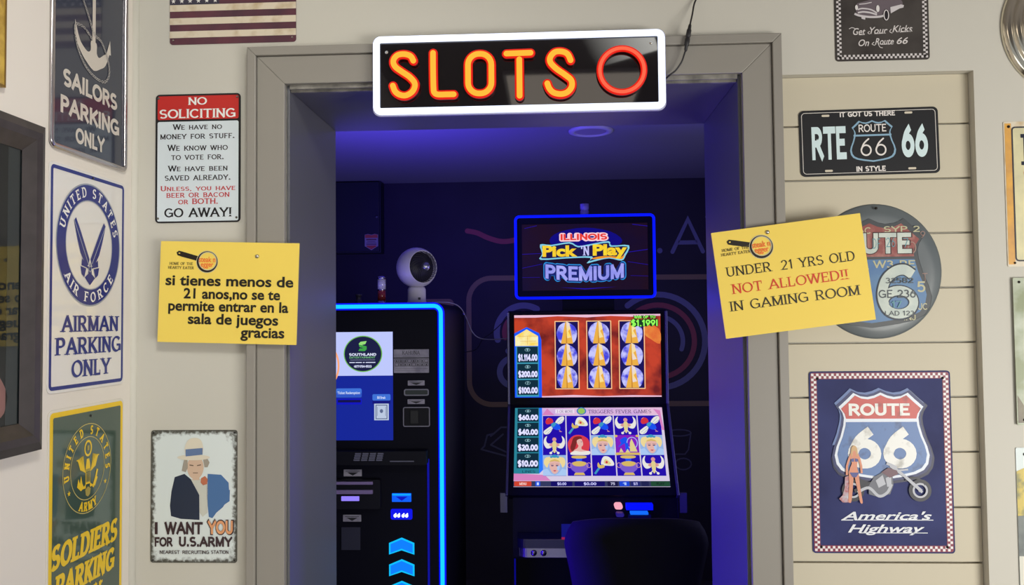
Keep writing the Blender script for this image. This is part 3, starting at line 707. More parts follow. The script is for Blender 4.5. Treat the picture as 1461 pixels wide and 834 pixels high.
def roundsign():
    rx, rz = .1395, .1455
    o = empty('round_sign', (.7010, .022, 1.602), 'round dark grey domed tin sign with a patchwork highway shield, behind the yellow notice', 'sign', (R(90), 0, R(0)))
    mb = MB(); prof = [(0, .006), (.105, .006), (.118, .0075), (.130, .006), (.141, .002), (.1455, .0005), (.1455, 0), (0, 0)]
    mb.lathe(prof, 72, 'z'); mb.v = [(p[0]*rx/rz, p[1], p[2]) for p in mb.v]
    mb.build('dish', mat('slate_grey_tin', (84, 90, 94), .35, k=1.25, spec=.5, c2=(92, 98, 100), nscale=6), o)
    F = Face(o, 2*rx, 2*rz, .0085)
    u0, v0, v1, hu = .452, .135, .895, .43
    sh = lambda k: shield(F, u0, v0, v1, hu, k)
    mbs = MB(); pts = [F.p(*a) for a in sh(1.06)]; mbs.prism(pts, .005, .0085); mbs.build('shield_rim', mat('dark_slate_edge', (56, 60, 64), .4, k=1.2), o, bevel=.0015)
    F.put('shield_red_field', F.poly(clipped(sh(.97), 0, .395)), mat('patch_red', (128, 62, 58), .4, k=1.3, c2=(150, 96, 88), nscale=45, lo=.45, hi=.6), 1)
    F.put('shield_blue_field', F.poly(clipped(sh(.97), .415, 1)), mat('patch_blue', (62, 100, 148), .4, k=1.3, c2=(80, 116, 152), nscale=22), 1)
    pale = mat('patch_pale', (190, 196, 186), .4, k=1.3, c2=(168, 178, 172), nscale=30); tan = ink(176, 172, 140)
    F.put('plate_fragment_lettering', [F.t(*a) for a in (('AC', .36, .46, .225, .05, 'sans'), ('SYP 2', .56, .83, .215, .045, 'sans'), ('W3 BE', .47, .79, .478, .055, 'sans'), ('C', .38, .44, .56, .09, 'sans'), ('GA', .33, .42, .70, .07, 'sans'),
        ('5', .80, .86, .66, .08, 'sans'), ('FE', .38, .45, .79, .05, 'sans'), ('W', .40, .46, .845, .05, 'sans'), ('NNJ', .66, .78, .865, .04, 'sans'), ('UC', .80, .87, .79, .05, 'sans'))], tan, 2)
    F.put('route_lettering_edge', F.t('ROUTE', .095, .775, .378, .165, 'fat'), ink(70, 48, 48), 3)
    F.put('route_lettering', F.t('ROUTE', .105, .765, .372, .152, 'bold'), pale, 4)
    def six(u0, u1, vb, hv, t):
        hook = smoothpts([(.86, .90), (.66, 1.02), (.42, .98), (.20, .80), (.10, .54), (.10, .34), (.15, .20)], 6)
        g_ = merge([sh_stroke(hook, t), sh_stroke(arc(.50, .27, .37, .27, 0, 350, 30), t*.92, 0, False, True)])
        a_ = F.p(u0, vb); b_ = F.p(u1, vb); return fit(g_, a_[0], b_[0], a_[1]+.14*hv*F.h, hv*F.h)
    F.put('number_edge', [six(.488, .812, .868, .325, .29), six(.10, .424, .868, .325, .29)], ink(48, 54, 66), 3)
    F.put('number_lettering', [six(.498, .802, .862, .318, .235), six(.110, .414, .862, .318, .235)], pale, 4)
    F.put('dark_fragment_lettering', [F.t('32582', .56, .77, .592, .04, 'sans'), F.t('GE 236', .505, .785, .70, .06, 'sans'), F.t('LAD 123', .55, .77, .83, .035, 'sans')], ink(74, 80, 84), 5)
    F.put('teal_fragment_lettering', [F.t(*a) for a in (('01', .335, .40, .335, .075, 'thin'), ('DF', .47, .53, .335, .075, 'thin'), ('26', .575, .64, .325, .07, 'thin'), ('7', .70, .74, .33, .07, 'thin'), ('17', .60, .68, .772, .05, 'sans'))], ink(92, 140, 150), 5)
    F.put('rust_fragment_lettering', [F.t(*a) for a in (('0', .735, .80, .375, .09, 'thin'), ('9', .835, .87, .26, .05, 'thin'), ('T', .84, .88, .58, .06, 'thin'))], ink(150, 120, 110), 2)
    nail(F, .505, .035, .003, HOLE, 'nail_hole')
roundsign()

def hubcap():
    o = empty('hubcap', (1.12, 0, 2.1170), 'round chrome stepped hubcap hung high at the right edge', 'hubcap', (R(90), 0, 0))
    mb = MB(); prof = [(.1525, .001), (.1525, .004), (.149, .009), (.141, .0135), (.136, .012), (.1335, .015), (.126, .0205), (.121, .019), (.1185, .022), (.111, .0275), (.106, .026), (.1035, .029), (.092, .0345), (.06, .037), (.045, .036), (.04, .043), (0, .046)]
    mb.lathe([(p[0], p[1]) for p in prof], 96, 'z'); mb.build('chrome_rings', mat('polished_chrome', (216, 208, 190), .14, 1), o)
    mb = MB(); mb.lathe([(0, .0), (.150, .0), (.150, .003), (0, .003)], 64, 'z'); mb.build('back_plate', mat('dull_steel', (120, 116, 110), .4, 1), o)
hubcap()

def tins():
    F = sign('tin_sign', 'cream vintage tin sign with an orange edge and big black capital letter', 'sign', (1.0700, 0, 1.7610), .207, .3083, mat('rusty_cream_tin', (206, 196, 176), .45, k=1.2, c2=(186, 160, 116), nscale=24, lo=.55, hi=.75), .003, .0012, 0)
    F.put('orange_edge', [F.rr(.01, .012, .075, .985), F.rr(.93, .012, .99, .985)], mat('orange_edge_print', (214, 160, 70), .4, k=1.2, c2=(190, 140, 76), nscale=30), 1)
    F.put('dark_outline', F.frame(.075, .035, .93, .965, .008, .0032), ink(60, 58, 64), 2)
    F.put('pale_field', F.rr(.09, .045, .915, .955, .005), mat('pale_yellow_print', (206, 198, 156), .45, k=1.25, c2=(186, 180, 146), nscale=20), 2)
    F.put('black_lettering', F.t('L', .165, .36, .303, .215, 'slab'), ink(40, 42, 56), 3)
    F.put('red_lettering', F.t('UN', .185, .33, .372, .024, 'bold'), ink(196, 122, 84), 3)
    F.put('blue_lettering', F.t('H', .27, .40, .862, .052, 'bold'), ink(48, 56, 92), 3)
    nail(F, .05, .035, .003, HOLE, 'nail_hole'); nail(F, .07, .975, .0022, HOLE, 'nail_hole')
    F = sign('tin_sign', 'mottled green picture tin sign below the cream one at the right edge', 'sign', (1.0760, 0, 1.4288), .206, .3084, mat('green_picture', (126, 134, 100), .4, k=1.2, c2=(172, 178, 160), nscale=14, lo=.4, hi=.62), .003, .0012, 0, gap=.005)
    F.put('pale_shape_print', [F.ell(.42, .50, .052, .048)], mat('pale_green_ink', (190, 202, 184), .4, k=1.2), 1)
    F.put('brown_corner_print', F.poly([(.01, .80), (.10, .90), (.22, .985), (.01, .985)]), mat('brown_ink', (92, 78, 56), .4, c2=(120, 110, 80), nscale=30), 1)
    nail(F, .06, .03, .0025, HOLE, 'nail_hole'); nail(F, .07, .965, .0028, HOLE, 'nail_hole')
    F = sign('tin_sign', 'landscape tin sign with yellow trees, lowest at the right edge', 'sign', (1.0730, 0, 1.0733), .206, .3074, mat('sky_print', (190, 200, 200), .4, k=1.2), .003, .0012, 0)
    F.put('yellow_tree_print', F.poly([(.0, .16), (.10, .13), (.2, .17), (.4, .12), (.6, .16), (1, .14), (1, .52), (.5, .5), (.0, .47)]), mat('tree_print', (186, 164, 66), .45, k=1.2, c2=(122, 118, 66), nscale=40, lo=.45, hi=.6), 1)
    F.put('grey_road_print', F.poly([(.0, .46), (.5, .44), (1, .46), (1, .80), (.0, .74)]), mat('road_print', (82, 88, 88), .45, k=1.2, c2=(110, 116, 112), nscale=30), 2)
    F.put('white_band_print', F.rr(.0, .73, 1, .998), mat('white_band', (198, 196, 184), .45, k=1.2), 3)
    F.put('dark_car_print', F.poly([(.09, .985), (.12, .93), (.22, .90), (.5, .90), (.6, .985)]), ink(40, 44, 48), 4)
    nail(F, .09, .045, .0035, mat('black_nail', (30, 30, 32), .4), 'nail')
tins()

# ------------------------------------------------------------------ left wall
def lsign(name, label, cat, y0, y1, z0, z1, m, r, t=.0012, gap=.0006):
    return sign(name, label, cat, (-.927, (y0+y1)/2, (z0+z1)/2), y1-y0, z1-z0, m, r, t, 0, 'left', gap)
def sailors():
    F = lsign('parking_sign', 'navy sailors parking sign with anchor in a chrome rim, top of the left wall', 'sign', -.3085, -.0405, 1.8360, 2.2700, mat('navy_gloss_print', (38, 44, 62), .12, k=1.1, coat=.3), .012)
    mb = MB(); w2, h2 = F.w/2, F.h/2
    P = rrect(-w2+.004, -h2+.004, w2-.004, h2-.004, .010, 6); mb.tube([(a, b, .0035) for a, b in P], .0058, 10, closed=True, ry=.004, upv=(0, 0, 1))
    mb.build('chrome_rim', mat('brushed_chrome', (190, 184, 186), .2, 1), F.base)
    SV = mat('silver_ink', (186, 178, 168), .3, k=1.25)
    F.put('lettering', [F.t('SAILORS', .150, .866, .712, .080, 'bold'), F.t('PARKING', .122, .897, .835, .080, 'bold'), F.t('ONLY', .306, .692, .945, .072, 'bold')], SV, 1)
    sh = F.line([(.528, .04), (.528, .50)], .0115)
    fl = F.poly(smoothpts([(.49, .44), (.485, .485), (.44, .50), (.36, .475), (.325, .445), (.292, .425), (.298, .47), (.36, .52), (.43, .55), (.528, .575), (.62, .55), (.69, .52), (.745, .45), (.73, .425), (.71, .455), (.66, .475), (.60, .50), (.568, .485), (.565, .44)], 3, True))
    tips = [F.poly([(.275, .455), (.285, .385), (.335, .46)]), F.poly([(.765, .455), (.752, .385), (.70, .46)])]
    stock = [F.line([(.30, .115), (.75, .115)], .010, True), F.ring(.528, .028, .012, .010, .0045)]
    F.put('anchor_print', [sh, fl]+tips+stock, SV, 2)
    path = smoothpts([(.60, .03), (.67, .08), (.70, .16), (.62, .20), (.53, .185), (.42, .165), (.34, .19), (.36, .25), (.45, .33), (.53, .40), (.62, .415), (.68, .45), (.73, .50), (.74, .555), (.68, .60), (.56, .605), (.42, .575), (.32, .51), (.28, .44), (.30, .405), (.40, .40), (.50, .43)], 6)
    links = []; acc = 0; last = F.p(*path[0]); k = 0
    for u, v in path:
        p = F.p(u, v); d = Vector(p)-Vector(last); acc += d.length
        if acc > .0058:
            a = math.atan2(d.y, d.x); k += 1; acc = 0
            o_ = arc(0, 0, .0048, .0030, 0, 342, 14); i_ = arc(0, 0, .0028, .0012, 0, 342, 14)
            rt = lambda q: (p[0]+q[0]*cos(a)-q[1]*sin(a), p[1]+q[0]*sin(a)+q[1]*cos(a))
            links.append(sh_ring([rt(q) for q in o_], [rt(q) for q in i_]))
        last = p
    F.put('chain_print', links, mat('dull_silver_ink', (142, 138, 134), .3, k=1.25), 3)['kind'] = 'stuff'
sailors()

def airman():
    F = lsign('parking_sign', 'white airman parking sign with a blue winged emblem, middle of the left wall', 'sign', -.3076, -.0406, 1.3760, 1.8095, mat('white_gloss_print', (208, 204, 200), .12, k=1.2, coat=.5), .012)
    BL = ink(38, 46, 112, .2)
    F.put('blue_border', F.frame(.018, .012, .982, .988, .010, .0072), BL, 1)
    kx = .91; c = F.p(.502, .337); ro, ri = .1205, .0900
    ell = lambda r: arc(c[0], c[1], r*kx, r, 0, 360, 64)[:-1]
    F.put('grey_rings', [sh_ring(ell(ro+.003), ell(ro)), sh_ring(ell(ri), ell(ri-.002))], ink(130, 136, 148), 1)
    F.put('blue_ring', sh_ring(ell(ro), ell(ri)), BL, 1)
    F.put('ring_lettering', [arc_text('UNITED STATES', 'romanb', c[0], c[1], .0965, 168, 12, .0195, kx), arc_text('AIR FORCE', 'romanb', c[0], c[1], .1145, 212, 328, .0195, kx, True, wk=.95)], ink(210, 208, 206), 2)
    q = lambda x, y: (c[0]+(x-.5)*2*ri*kx, c[1]+(.5-y)*2*ri)
    P = lambda pts: sh_poly([q(*a) for a in pts])
    wing = [(.16, .26), (.20, .22), (.30, .36), (.49, .66), (.46, .73), (.40, .72), (.30, .60), (.235, .46)]
    mir = lambda pts: [(1-x, y) for x, y in reversed(pts)]
    F.put('wing_emblem', [P(wing), P(mir(wing)), P([(.33, .66), (.45, .735), (.455, .76), (.32, .735)]), P(mir([(.33, .66), (.45, .735), (.455, .76), (.32, .735)])), P([(.30, .745), (.42, .765), (.38, .865), (.325, .83)]), P(mir([(.30, .745), (.42, .765), (.38, .865), (.325, .83)])),
        P([(.39, .865), (.5, .80), (.61, .865), (.5, .95)]), star(*q(.5, .765), .013, .42, kx)], BL, 2)
    F.put('emblem_lines', [sh_stroke([q(.16, .25), q(.46, .71)], .0016), sh_stroke([q(.84, .25), q(.54, .71)], .0016), sh_ring(arc(*q(.5, .765), .0055, .006, 0, 350, 16), arc(*q(.5, .765), .004, .0044, 0, 350, 16))], ink(150, 154, 162), 3)
    F.put('lettering', [F.t('AIRMAN', .138, .920, .737, .072, 'romanb'), F.t('PARKING', .078, .946, .838, .075, 'romanb'), F.t('ONLY', .280, .812, .941, .075, 'romanb')], BL, 2)
    nail(F, .53, .022, .002, HOLE, 'nail_hole')
airman()

def soldiers():
    F = lsign('parking_sign', 'green soldiers parking sign with yellow eagle seal and border, lowest on the left wall', 'sign', -.3020, -.0400, .9100, 1.3450, mat('white_edge_print', (206, 200, 190), .15, k=1.2), .012)
    YL = ink(214, 178, 40, .2); GN = mat('green_gloss_print', (56, 74, 64), .12, k=1.2, coat=.5)
    F.put('yellow_border', F.rr(.016, .012, .984, .988, .010), YL, 1)
    F.put('green_field', F.rr(.052, .034, .948, .966, .004), GN, 2)
    kx = .95; c = F.p(.486, .291); ro, ri = .0885, .0625
    ell = lambda r: arc(c[0], c[1], r*kx, r, 0, 360, 64)[:-1]
    F.put('seal_rings', [sh_ring(ell(ro), ell(ro-.0016)), sh_ring(ell(ri), ell(ri-.0016))], ink(176, 160, 90), 3)
    F.put('seal_lettering', [arc_text('UNITED STATES', 'slab', c[0], c[1], .0665, 196, -14, .0175, kx, wk=.62), arc_text('ARMY', 'slab', c[0], c[1], .0840, 246, 296, .0175, kx, True, wk=.7), star(c[0]-.066*kx, c[1]-.038, .006), star(c[0]+.066*kx, c[1]-.038, .006)], YL, 3)
    # eagle seal: outline measured on the face, 0..589 by 0..834
    def q(x, y): # the seal's own upright frame
        return (c[0]+x*ri*kx, c[1]+y*ri)
    P = lambda pts: sh_poly([q(*a) for a in pts])
    S = lambda pts, w: sh_stroke([q(*a) for a in pts], w)
    feathers = []
    for sx in (-1, 1):
        for i in range(7):
            x0 = sx*(.16+.045*i); feathers.append(S(smoothpts([(x0, -.12+.02*i), (sx*(.24+.055*i), .12+.03*i), (sx*(.30+.06*i), .42-.015*i)], 3), .0022))
    F.put('eagle_print', feathers+[P([(-.14, -.5), (.14, -.5), (.15, -.05), (.10, .18), (.06, .30), (-.08, .30), (-.10, .18), (-.15, -.05)]), P([(-.12, -.48), (-.34, -.62), (-.12, -.62)]), P([(.12, -.48), (.34, -.60), (.12, -.62)]),
        P([(-.62, -.50), (-.55, -.25), (-.46, -.42), (-.40, -.18), (-.32, -.44), (-.22, -.58), (-.40, -.66)]), S([(.30, -.66), (.46, -.38), (.56, -.12)], .006), S([(.38, -.62), (.54, -.36)], .005), sh_ring([q(.22*cos(R(a)), .63+.26*sin(R(a))) for a in range(0, 360, 12)], [q(.155*cos(R(a)), .63+.19*sin(R(a))) for a in range(0, 360, 12)])], YL, 3)
    F.put('eagle_shield_print', [P([(-.12, -.44), (.12, -.44), (.13, -.02), (-.13, -.02)]), P([(0, -.58), (.16, -.66), (.12, -.84), (0, -.9), (-.12, -.84), (-.16, -.66)]), P([(-.06, .56), (.06, .56), (.06, .72), (-.06, .72)])], ink(150, 134, 62), 4)
    F.put('shield_lines', [S([(x, -.42), (x, -.14)], .0009) for x in (-.08, -.04, 0, .04, .08)]+[S([(-.125, -.12), (.125, -.12)], .0012)], GN, 5)
    F.put('lettering', [F.t('SOLDIERS', .045, .908, .682, .105, 'slab', .22), F.t('PARKING', .072, .872, .812, .102, 'slab', .22), F.t('ONLY', .26, .70, .935, .100, 'slab', .22)], YL, 3)
    nail(F, .515, .055, .0025, HOLE, 'nail_hole')
soldiers()

def black_frame():
    y0, y1, z0, z1 = -.830, -.3455, 1.2820, 1.8600; b = .052; x0 = -.9265
    o = empty('framed_picture', (x0, (y0+y1)/2, (z0+z1)/2), 'large black framed picture behind glass on the left wall', 'framed picture')
    FR = mat('black_frame_wood', (56, 50, 50), .45, k=1.3, noise=.3, nscale=30)
    prof = [(0, 0), (.018, 0), (.024, .3), (.022, .55), (.014, .85), (.010, 1)]
    cor = [(y0, z0), (y1, z0), (y1, z1), (y0, z1)]; inn = [(y0+b, z0+b), (y1-b, z0+b), (y1-b, z1-b), (y0+b, z1-b)]
    for i in range(4):
        j = (i+1) % 4; mb = MB(); v = []
        for d, t in prof:
            for k in (i, j): v.append((x0+d, cor[k][0]+(inn[k][0]-cor[k][0])*t, cor[k][1]+(inn[k][1]-cor[k][1])*t))
        f = [(2*k, 2*k+1, 2*k+3, 2*k+2) for k in range(len(prof)-1)]
        mb.add(v, f); mb.build('frame_rail', FR, o, world=True, bevel=.0008)
    mb = MB(); mb.box(x0, y0+b*.5, z0+b*.5, x0+.006, y1-b*.5, z1-b*.5); pic = mb.build('picture', mat('dark_slate_picture', (46, 56, 62), .5, k=1.0, c2=(38, 46, 54), nscale=3), o, world=True)
    mb = MB(); pts = smoothpts([(-.80, 1.345), (-.60, 1.35), (-.455, 1.345), (-.425, 1.37), (-.43, 1.40), (-.47, 1.43), (-.60, 1.44), (-.80, 1.43)], 4, True)
    mb.prism(pts, x0+.0062, x0+.0066, 'x'); mb.build('pink_shape_print', mat('pink_print', (214, 160, 156), .5), o, world=True)
    mb = MB(); mb.box(x0+.0062, y1-b-.030, z0+b, x0+.0066, y1-b, z1-b); mb.build('pale_mount_print', mat('slate_mount', (84, 96, 102), .5), o, world=True)
    gm = bpy.data.materials.new('picture_glass'); gm.use_nodes = True; nt = gm.node_tree; nt.nodes.clear()
    out = nt.nodes.new('ShaderNodeOutputMaterial'); mx = nt.nodes.new('ShaderNodeMixShader'); tr = nt.nodes.new('ShaderNodeBsdfTransparent'); gl = nt.nodes.new('ShaderNodeBsdfGlossy'); fr = nt.nodes.new('ShaderNodeFresnel')
    gl.inputs['Roughness'].default_value = .02; fr.inputs['IOR'].default_value = 1.8
    nt.links.new(fr.outputs[0], mx.inputs[0]); nt.links.new(tr.outputs[0], mx.inputs[1]); nt.links.new(gl.outputs[0], mx.inputs[2]); nt.links.new(mx.outputs[0], out.inputs[0])
    mb = MB(); mb.add([(x0+.0085, y, z) for y, z in ((y0+b, z0+b), (y1-b, z0+b), (y1-b, z1-b), (y0+b, z1-b))], [(0, 1, 2, 3)]); mb.build('glass', gm, o, world=True)
black_frame()
def gold_frame():
    F = lsign('picture', 'gold mottled picture at the top left corner above the black frame', 'picture', -.72, -.4395, 1.905, 2.33, mat('gold_leaf', (190, 158, 70), .4, k=1.2, c2=(150, 118, 46), nscale=40), .002, .008)
    F.put('inner_panel', F.rr(.10, .06, .90, .94), mat('old_gold_panel', (160, 134, 70), .5, c2=(110, 90, 50), nscale=12), 1)
    F.put('dark_edge', F.frame(0, 0, 1, 1, .001, .004), ink(110, 84, 40), 2)
gold_frame()

# ------------------------------------------------------------------ gaming room: ticket kiosk
class Front(Face):
    """a face measured in its own layout units: (a,b) -> metres; a0,b0 is the point at local x0,y0"""
    def __init__(s, base, a0, b0, x0, y0, k, z=0.0): s.base = base; s.a0, s.b0, s.x0, s.y0, s.k, s.z = a0, b0, x0, y0, k, z; s.w = s.h = 1/1.0
    def p(s, a, b): return (s.x0+(a-s.a0)*s.k, s.y0-(b-s.b0)*s.k)
    def tt(s, txt, a0, a1, top, bot, sty='sans'): x = s.p(a0, bot); y = s.p(a1, top); return fit(text(txt, sty), x[0], y[0], x[1], y[1]-x[1])
    def bx(s, a0, b0, a1, b1, z0, z1, r=None):
        x0, y1 = s.p(a0, b0); x1, y0 = s.p(a1, b1); mb = MB(); mb.prism(rrect(x0, y0, x1, y1, r or .0012), z0, z1); return mb
BLUE = glow(0, 20, 255, 2.2); CYAN = glow(0, 190, 255, 1.6); BLK2 = mat('black_satin_metal', (11, 11, 24), .55, spec=.1, noise=.2, nscale=4)
def kiosk():
    X0, X1, H, Y = -.900, -.3461, 1.566, .85
    o = empty('ticket_kiosk', ((X0+X1)/2, Y, 0), 'tall black ticket redemption kiosk edged with a glowing blue light strip', 'kiosk', (R(90), 0, 0))
    cx = (X0+X1)/2
    F = Front(o, 634, 433, X1-cx, H, .002265)
    w2 = (X1-X0)/2
    mb = MB(); mb.prism(rrect(-w2, .03, w2, H, .034, 8), -.62, -.012); mb.build('cabinet', BLK2, o, bevel=.003)
    mb = MB(); mb.box(-w2+.02, 0, -.58, w2-.02, .04, -.04); mb.build('plinth', mat('black_plinth', (20, 20, 24), .6), o)
    # light strip: over the top and down both sides
    def strip(r, inset, z, name, m, ry):
        x = w2-inset; h = H-inset; rad = .034-inset
        pts = [(x, .04, z), (x, h-rad, z)]+[(a, b, z) for a, b in arc(x-rad, h-rad, rad, rad, 0, 90, 8)]+[(a, b, z) for a, b in arc(-x+rad, h-rad, rad, rad, 90, 180, 8)]+[(-x, .04, z)]
        mb = MB(); mb.tube(pts, r, 10, ry=ry, upv=(0, 0, 1)); return mb.build(name, m, o)
    strip(.0120, .010, -.010, 'blue_diffuser', glow(0, 14, 245, 1.2), .004)
    strip(.0066, .010, -.0055, 'light_strip', glow(20, 196, 255, 1.25), .004)
    mb = MB(); mb.prism(rrect(-w2+.024, .05, w2-.024, H-.026, .018, 6), -.014, 0); mb.build('door', BLK2, o)
    # screen
    s = F.bx(430, 474, 560.5, 628.5, 0, .002).build('screen', glow(12, 34, 150, 1.0), o)
    S = Front(s, 634, 433, X1-cx, H, .002265, .002)
    S.put('white_header', [sh_poly([S.p(430, 474), S.p(560.5, 474), S.p(560.5, 536.5), S.p(430, 536.5)][::-1])], glow(190, 200, 252, 1.0), 1)
    c = S.p(517.5, 505.3); k = S.k
    el = lambda rx, ry: sh_poly(arc(c[0], c[1], rx*k, ry*k, 0, 360, 48)[:-1])
    S.put('logo_rim', el(28, 26), glow(120, 196, 90, .9), 2); S.put('logo_disc', el(26.6, 24.7), glow(20, 24, 66, 1.0), 3)
    def P(pts): return sh_poly([S.p(*q) for q in pts])
    S.put('logo_letter_top', P([(511.5, 491), (514, 488), (523, 487), (521, 491.5), (516, 492.5), (522, 495), (522, 498), (513, 495.5)]), glow(150, 220, 120, 1.0), 4)
    S.put('logo_letter_base', P([(523, 494.5), (523, 499), (520, 501.5), (511, 501), (513, 497.5), (518, 497.5), (512, 494.5), (512, 492)]), glow(60, 160, 70, 1.0), 5)
    S.put('logo_lettering', [S.tt('SOUTHLAND', 497.5, 536.8, 504.3, 508.2, 'bold')], glow(220, 226, 250, 1.0), 4)
    S.put('small_logo_lettering', [S.tt('ENTERTAINMENT', 498, 535.5, 509.3, 511.8, 'sans')], glow(120, 190, 130, 1.0), 4)
    S.put('phone_lettering', [S.line([(498, 517.6), (506, 517.6)], .003), S.line([(507, 517.6), (516, 517.6)], .003), S.line([(517.5, 517.6), (520, 517.6)], .003), S.line([(521.5, 517.6), (535.5, 517.6)], .003), S.tt('(877)704-5533', 504.5, 530, 521.5, 525, 'fat'), S.line([(499, 514), (535, 514)], .0006)], glow(206, 212, 240, 1.0), 4)
    rc = S.p(462, 522); S.put('orange_ring', [sh_ring([p for p in arc(rc[0], rc[1], 21.5*k, 31*k, 0, 360, 48)[:-1]], [p for p in arc(rc[0], rc[1], 18.8*k, 28*k, 0, 360, 48)[:-1]])], glow(255, 170, 120, 1.0), 2)  # reflection on the screen, drawn as a glowing orange ring
    def rrs(a0, b0, a1, b1, r=.002): x = S.p(a0, b0); y = S.p(a1, b1); return sh_poly(rrect(x[0], y[1], y[0], x[1], r))
    S.put('redemption_button', rrs(478, 554.5, 515.5, 567.5, .006), glow(60, 112, 214, 1.0), 1); S.put('redemption_button_shade', rrs(478, 561, 515.5, 567.5, .004), glow(44, 84, 196, 1.0), 2)
    S.put('button_lettering', S.tt('Ticket Redemption', 480.5, 513, 559, 562.6, 'b:0.02'), glow(206, 220, 250, 1.0), 3)
    S.put('redemption_slot', rrs(479, 569, 515.5, 577.5, .002), glow(6, 12, 190, 1.0), 1); S.put('slot_mouth', rrs(481, 571, 514, 574.5, .001), glow(8, 8, 70, 1.0), 2)
    S.put('bill_button', rrs(531, 563, 557, 572, .004), glow(60, 112, 214, 1.0), 1); S.put('button_lettering', S.tt('Bill Break', 538, 550, 566, 569.5, 'b:0.02'), glow(214, 224, 250, 1.0), 3)
    S.put('bill_slot', rrs(531, 572.5, 557, 577, .001), glow(8, 14, 120, 1.0), 1)
    S.put('bill_print', rrs(533.5, 576.5, 554.5, 600, .0006), glow(186, 200, 224, 1.0), 2)
    bp = lambda a, b: S.p(a, b)
    S.put('bill_detail', [sh_ring(*[rrect(*(S.p(535.5+d, 598.5-d)+S.p(552.5-d, 578-(-d))), .0006) for d in (0, 1.2)]), sh_poly(arc(*S.p(544, 587), 2.4*k, 2.8*k, 0, 350, 14)), S.line([(538, 594), (538, 581)], .0012), S.line([(550, 594), (550, 581)], .0012)], glow(90, 104, 140, 1.0), 3)
    # door fittings right of the screen
    GY = mat('grey_label', (150, 146, 160), .5, c2=(120, 116, 132), nscale=30); DK = mat('black_print', (16, 16, 22), .5)
    lab = F.bx(562, 499.5, 612.5, 533, 0, .0012).build('label_card', GY, o); L = Front(lab, 634, 433, X1-cx, H, F.k, .0012)
    L.put('label_lettering', L.tt('KAHUNA', 574, 600, 501.5, 507, 'roman'), DK, 1); L.put('label_bar', [sh_poly([L.p(*q) for q in ((562, 511), (562, 512.4), (612.5, 512.4), (612.5, 511))])], DK, 1)
    cells = []
    for i in range(8):
        for j in range(2):
            x = 563.5+i*6.1; y = 513.5+j*5.4; cells.append(sh_ring([L.p(*q) for q in ((x, y+4.6), (x+5.4, y+4.6), (x+5.4, y), (x, y))], [L.p(*q) for q in ((x+.5, y+4.1), (x+4.9, y+4.1), (x+4.9, y+.5), (x+.5, y+.5))]))
            if (i*3+j) % 4 != 1: cells.append(sh_poly([L.p(*q) for q in ((x+1.6, y+3.6), (x+3.8, y+3.6), (x+3.2, y+1.2), (x+2, y+1.2))]))
    L.put('pictogram_print', cells, DK, 1)
    L.put('small_print', [L.line([(564, 527), (611, 527)], .0006), L.line([(564, 529.5), (600, 529.5)], .0006), L.line([(575, 509.3), (600, 509.3)], .0006)], DK, 1)
    def arrow(a0, b0, a1, b1, m=GY, am=DK):
        t = F.bx(a0, b0, a1, b1, 0, .0016).build('arrow_label', m, o); A = Front(t, 634, 433, X1-cx, H, F.k, .0016); cx_ = (a0+a1)/2; hh = b1-b0
        A.put('arrow_print', [sh_poly([A.p(*q) for q in ((cx_-8, b0+hh*.42), (cx_, b1-hh*.1), (cx_+8, b0+hh*.42))]), sh_poly([A.p(*q) for q in ((cx_-10, b0+hh*.2), (cx_-10, b0+hh*.28), (cx_+10, b0+hh*.28), (cx_+10, b0+hh*.2))])], am, 1)
    arrow(582, 544, 606, 551); arrow(581.5, 570.7, 606, 577.3)
    BZ = mat('grey_bezel', (120, 118, 132), .4, .3)
    def bezel(nm, a0, b0, a1, b1, t, inner, im):
        x0, y1 = F.p(a0, b0); x1, y0 = F.p(a1, b1); th = t*F.k; mb = MB()
        O_ = rrect(x0, y0, x1, y1, .006); I_ = rrect(x0+th, y0+th, x1-th, y1-th, .004); n = len(O_)
        mb.add([(p[0], p[1], .004) for p in O_]+[(p[0], p[1], .004) for p in I_]+[(p[0], p[1], 0) for p in O_]+[(p[0], p[1], 0) for p in I_],
               [(i, (i+1) % n, (i+1) % n+n, i+n) for i in range(n)]+[(i+2*n, (i+1) % n+2*n, (i+1) % n, i) for i in range(n)]+[(i+n, (i+1) % n+n, (i+1) % n+3*n, i+3*n) for i in range(n)])
        b = mb.build(nm, BZ, o); F.bx(a0+t, b0+t, a1-t, b1-t, 0, .0012).build(inner, im, b); return b
    bezel('coupon_bezel', 576.5, 556, 612, 565.5, 1.5, 'coupon_slot', mat('dark_slot', (30, 40, 40), .5))
    b = bezel('reader_bezel', 575, 581.5, 613.5, 609.5, 1.3, 'reader_window', mat('reader_black', (12, 12, 20), .5, spec=.2))
    F.bx(586, 586.5, 597, 604.5, .0012, .008).build('reader_mouth', mat('reader_mouth_black', (8, 8, 12), .5), b)
    # ledge with keypad
    mb = F.bx(420, 641, 611, 660, 0, .05, .002); led = mb.build('keypad_ledge', mat('black_ledge', (14, 14, 24), .55, spec=.15), o, bevel=.003)
    KM = mat('grey_key', (92, 92, 112), .4)
    for j in range(4):
        for i in range(4): F.bx(511+i*10.6-j*.7, 643+j*2.9, 519.5+i*10.6-j*.7, 645.2+j*2.9, .05, .053, .0008).build('key', KM, led)
    F.bx(560, 654, 594, 655.4, .05, .0515).build('card_slot', KM, led)
    # printer and slots below
    arrow(489, 670, 515, 679.5); arrow(488, 734, 514, 743.5)
    pr = F.bx(420, 682, 544, 723, 0, .03, .006).build('printer_module', mat('printer_black', (13, 13, 24), .5, spec=.2), o, bevel=.004)
    LV = mat('lavender_bar', (120, 104, 150), .4)
    F.bx(425, 684.5, 534, 688.5, .03, .034).build('paper_bar', LV, pr); F.bx(425, 696, 534, 701.5, .03, .036).build('paper_bar', LV, pr)
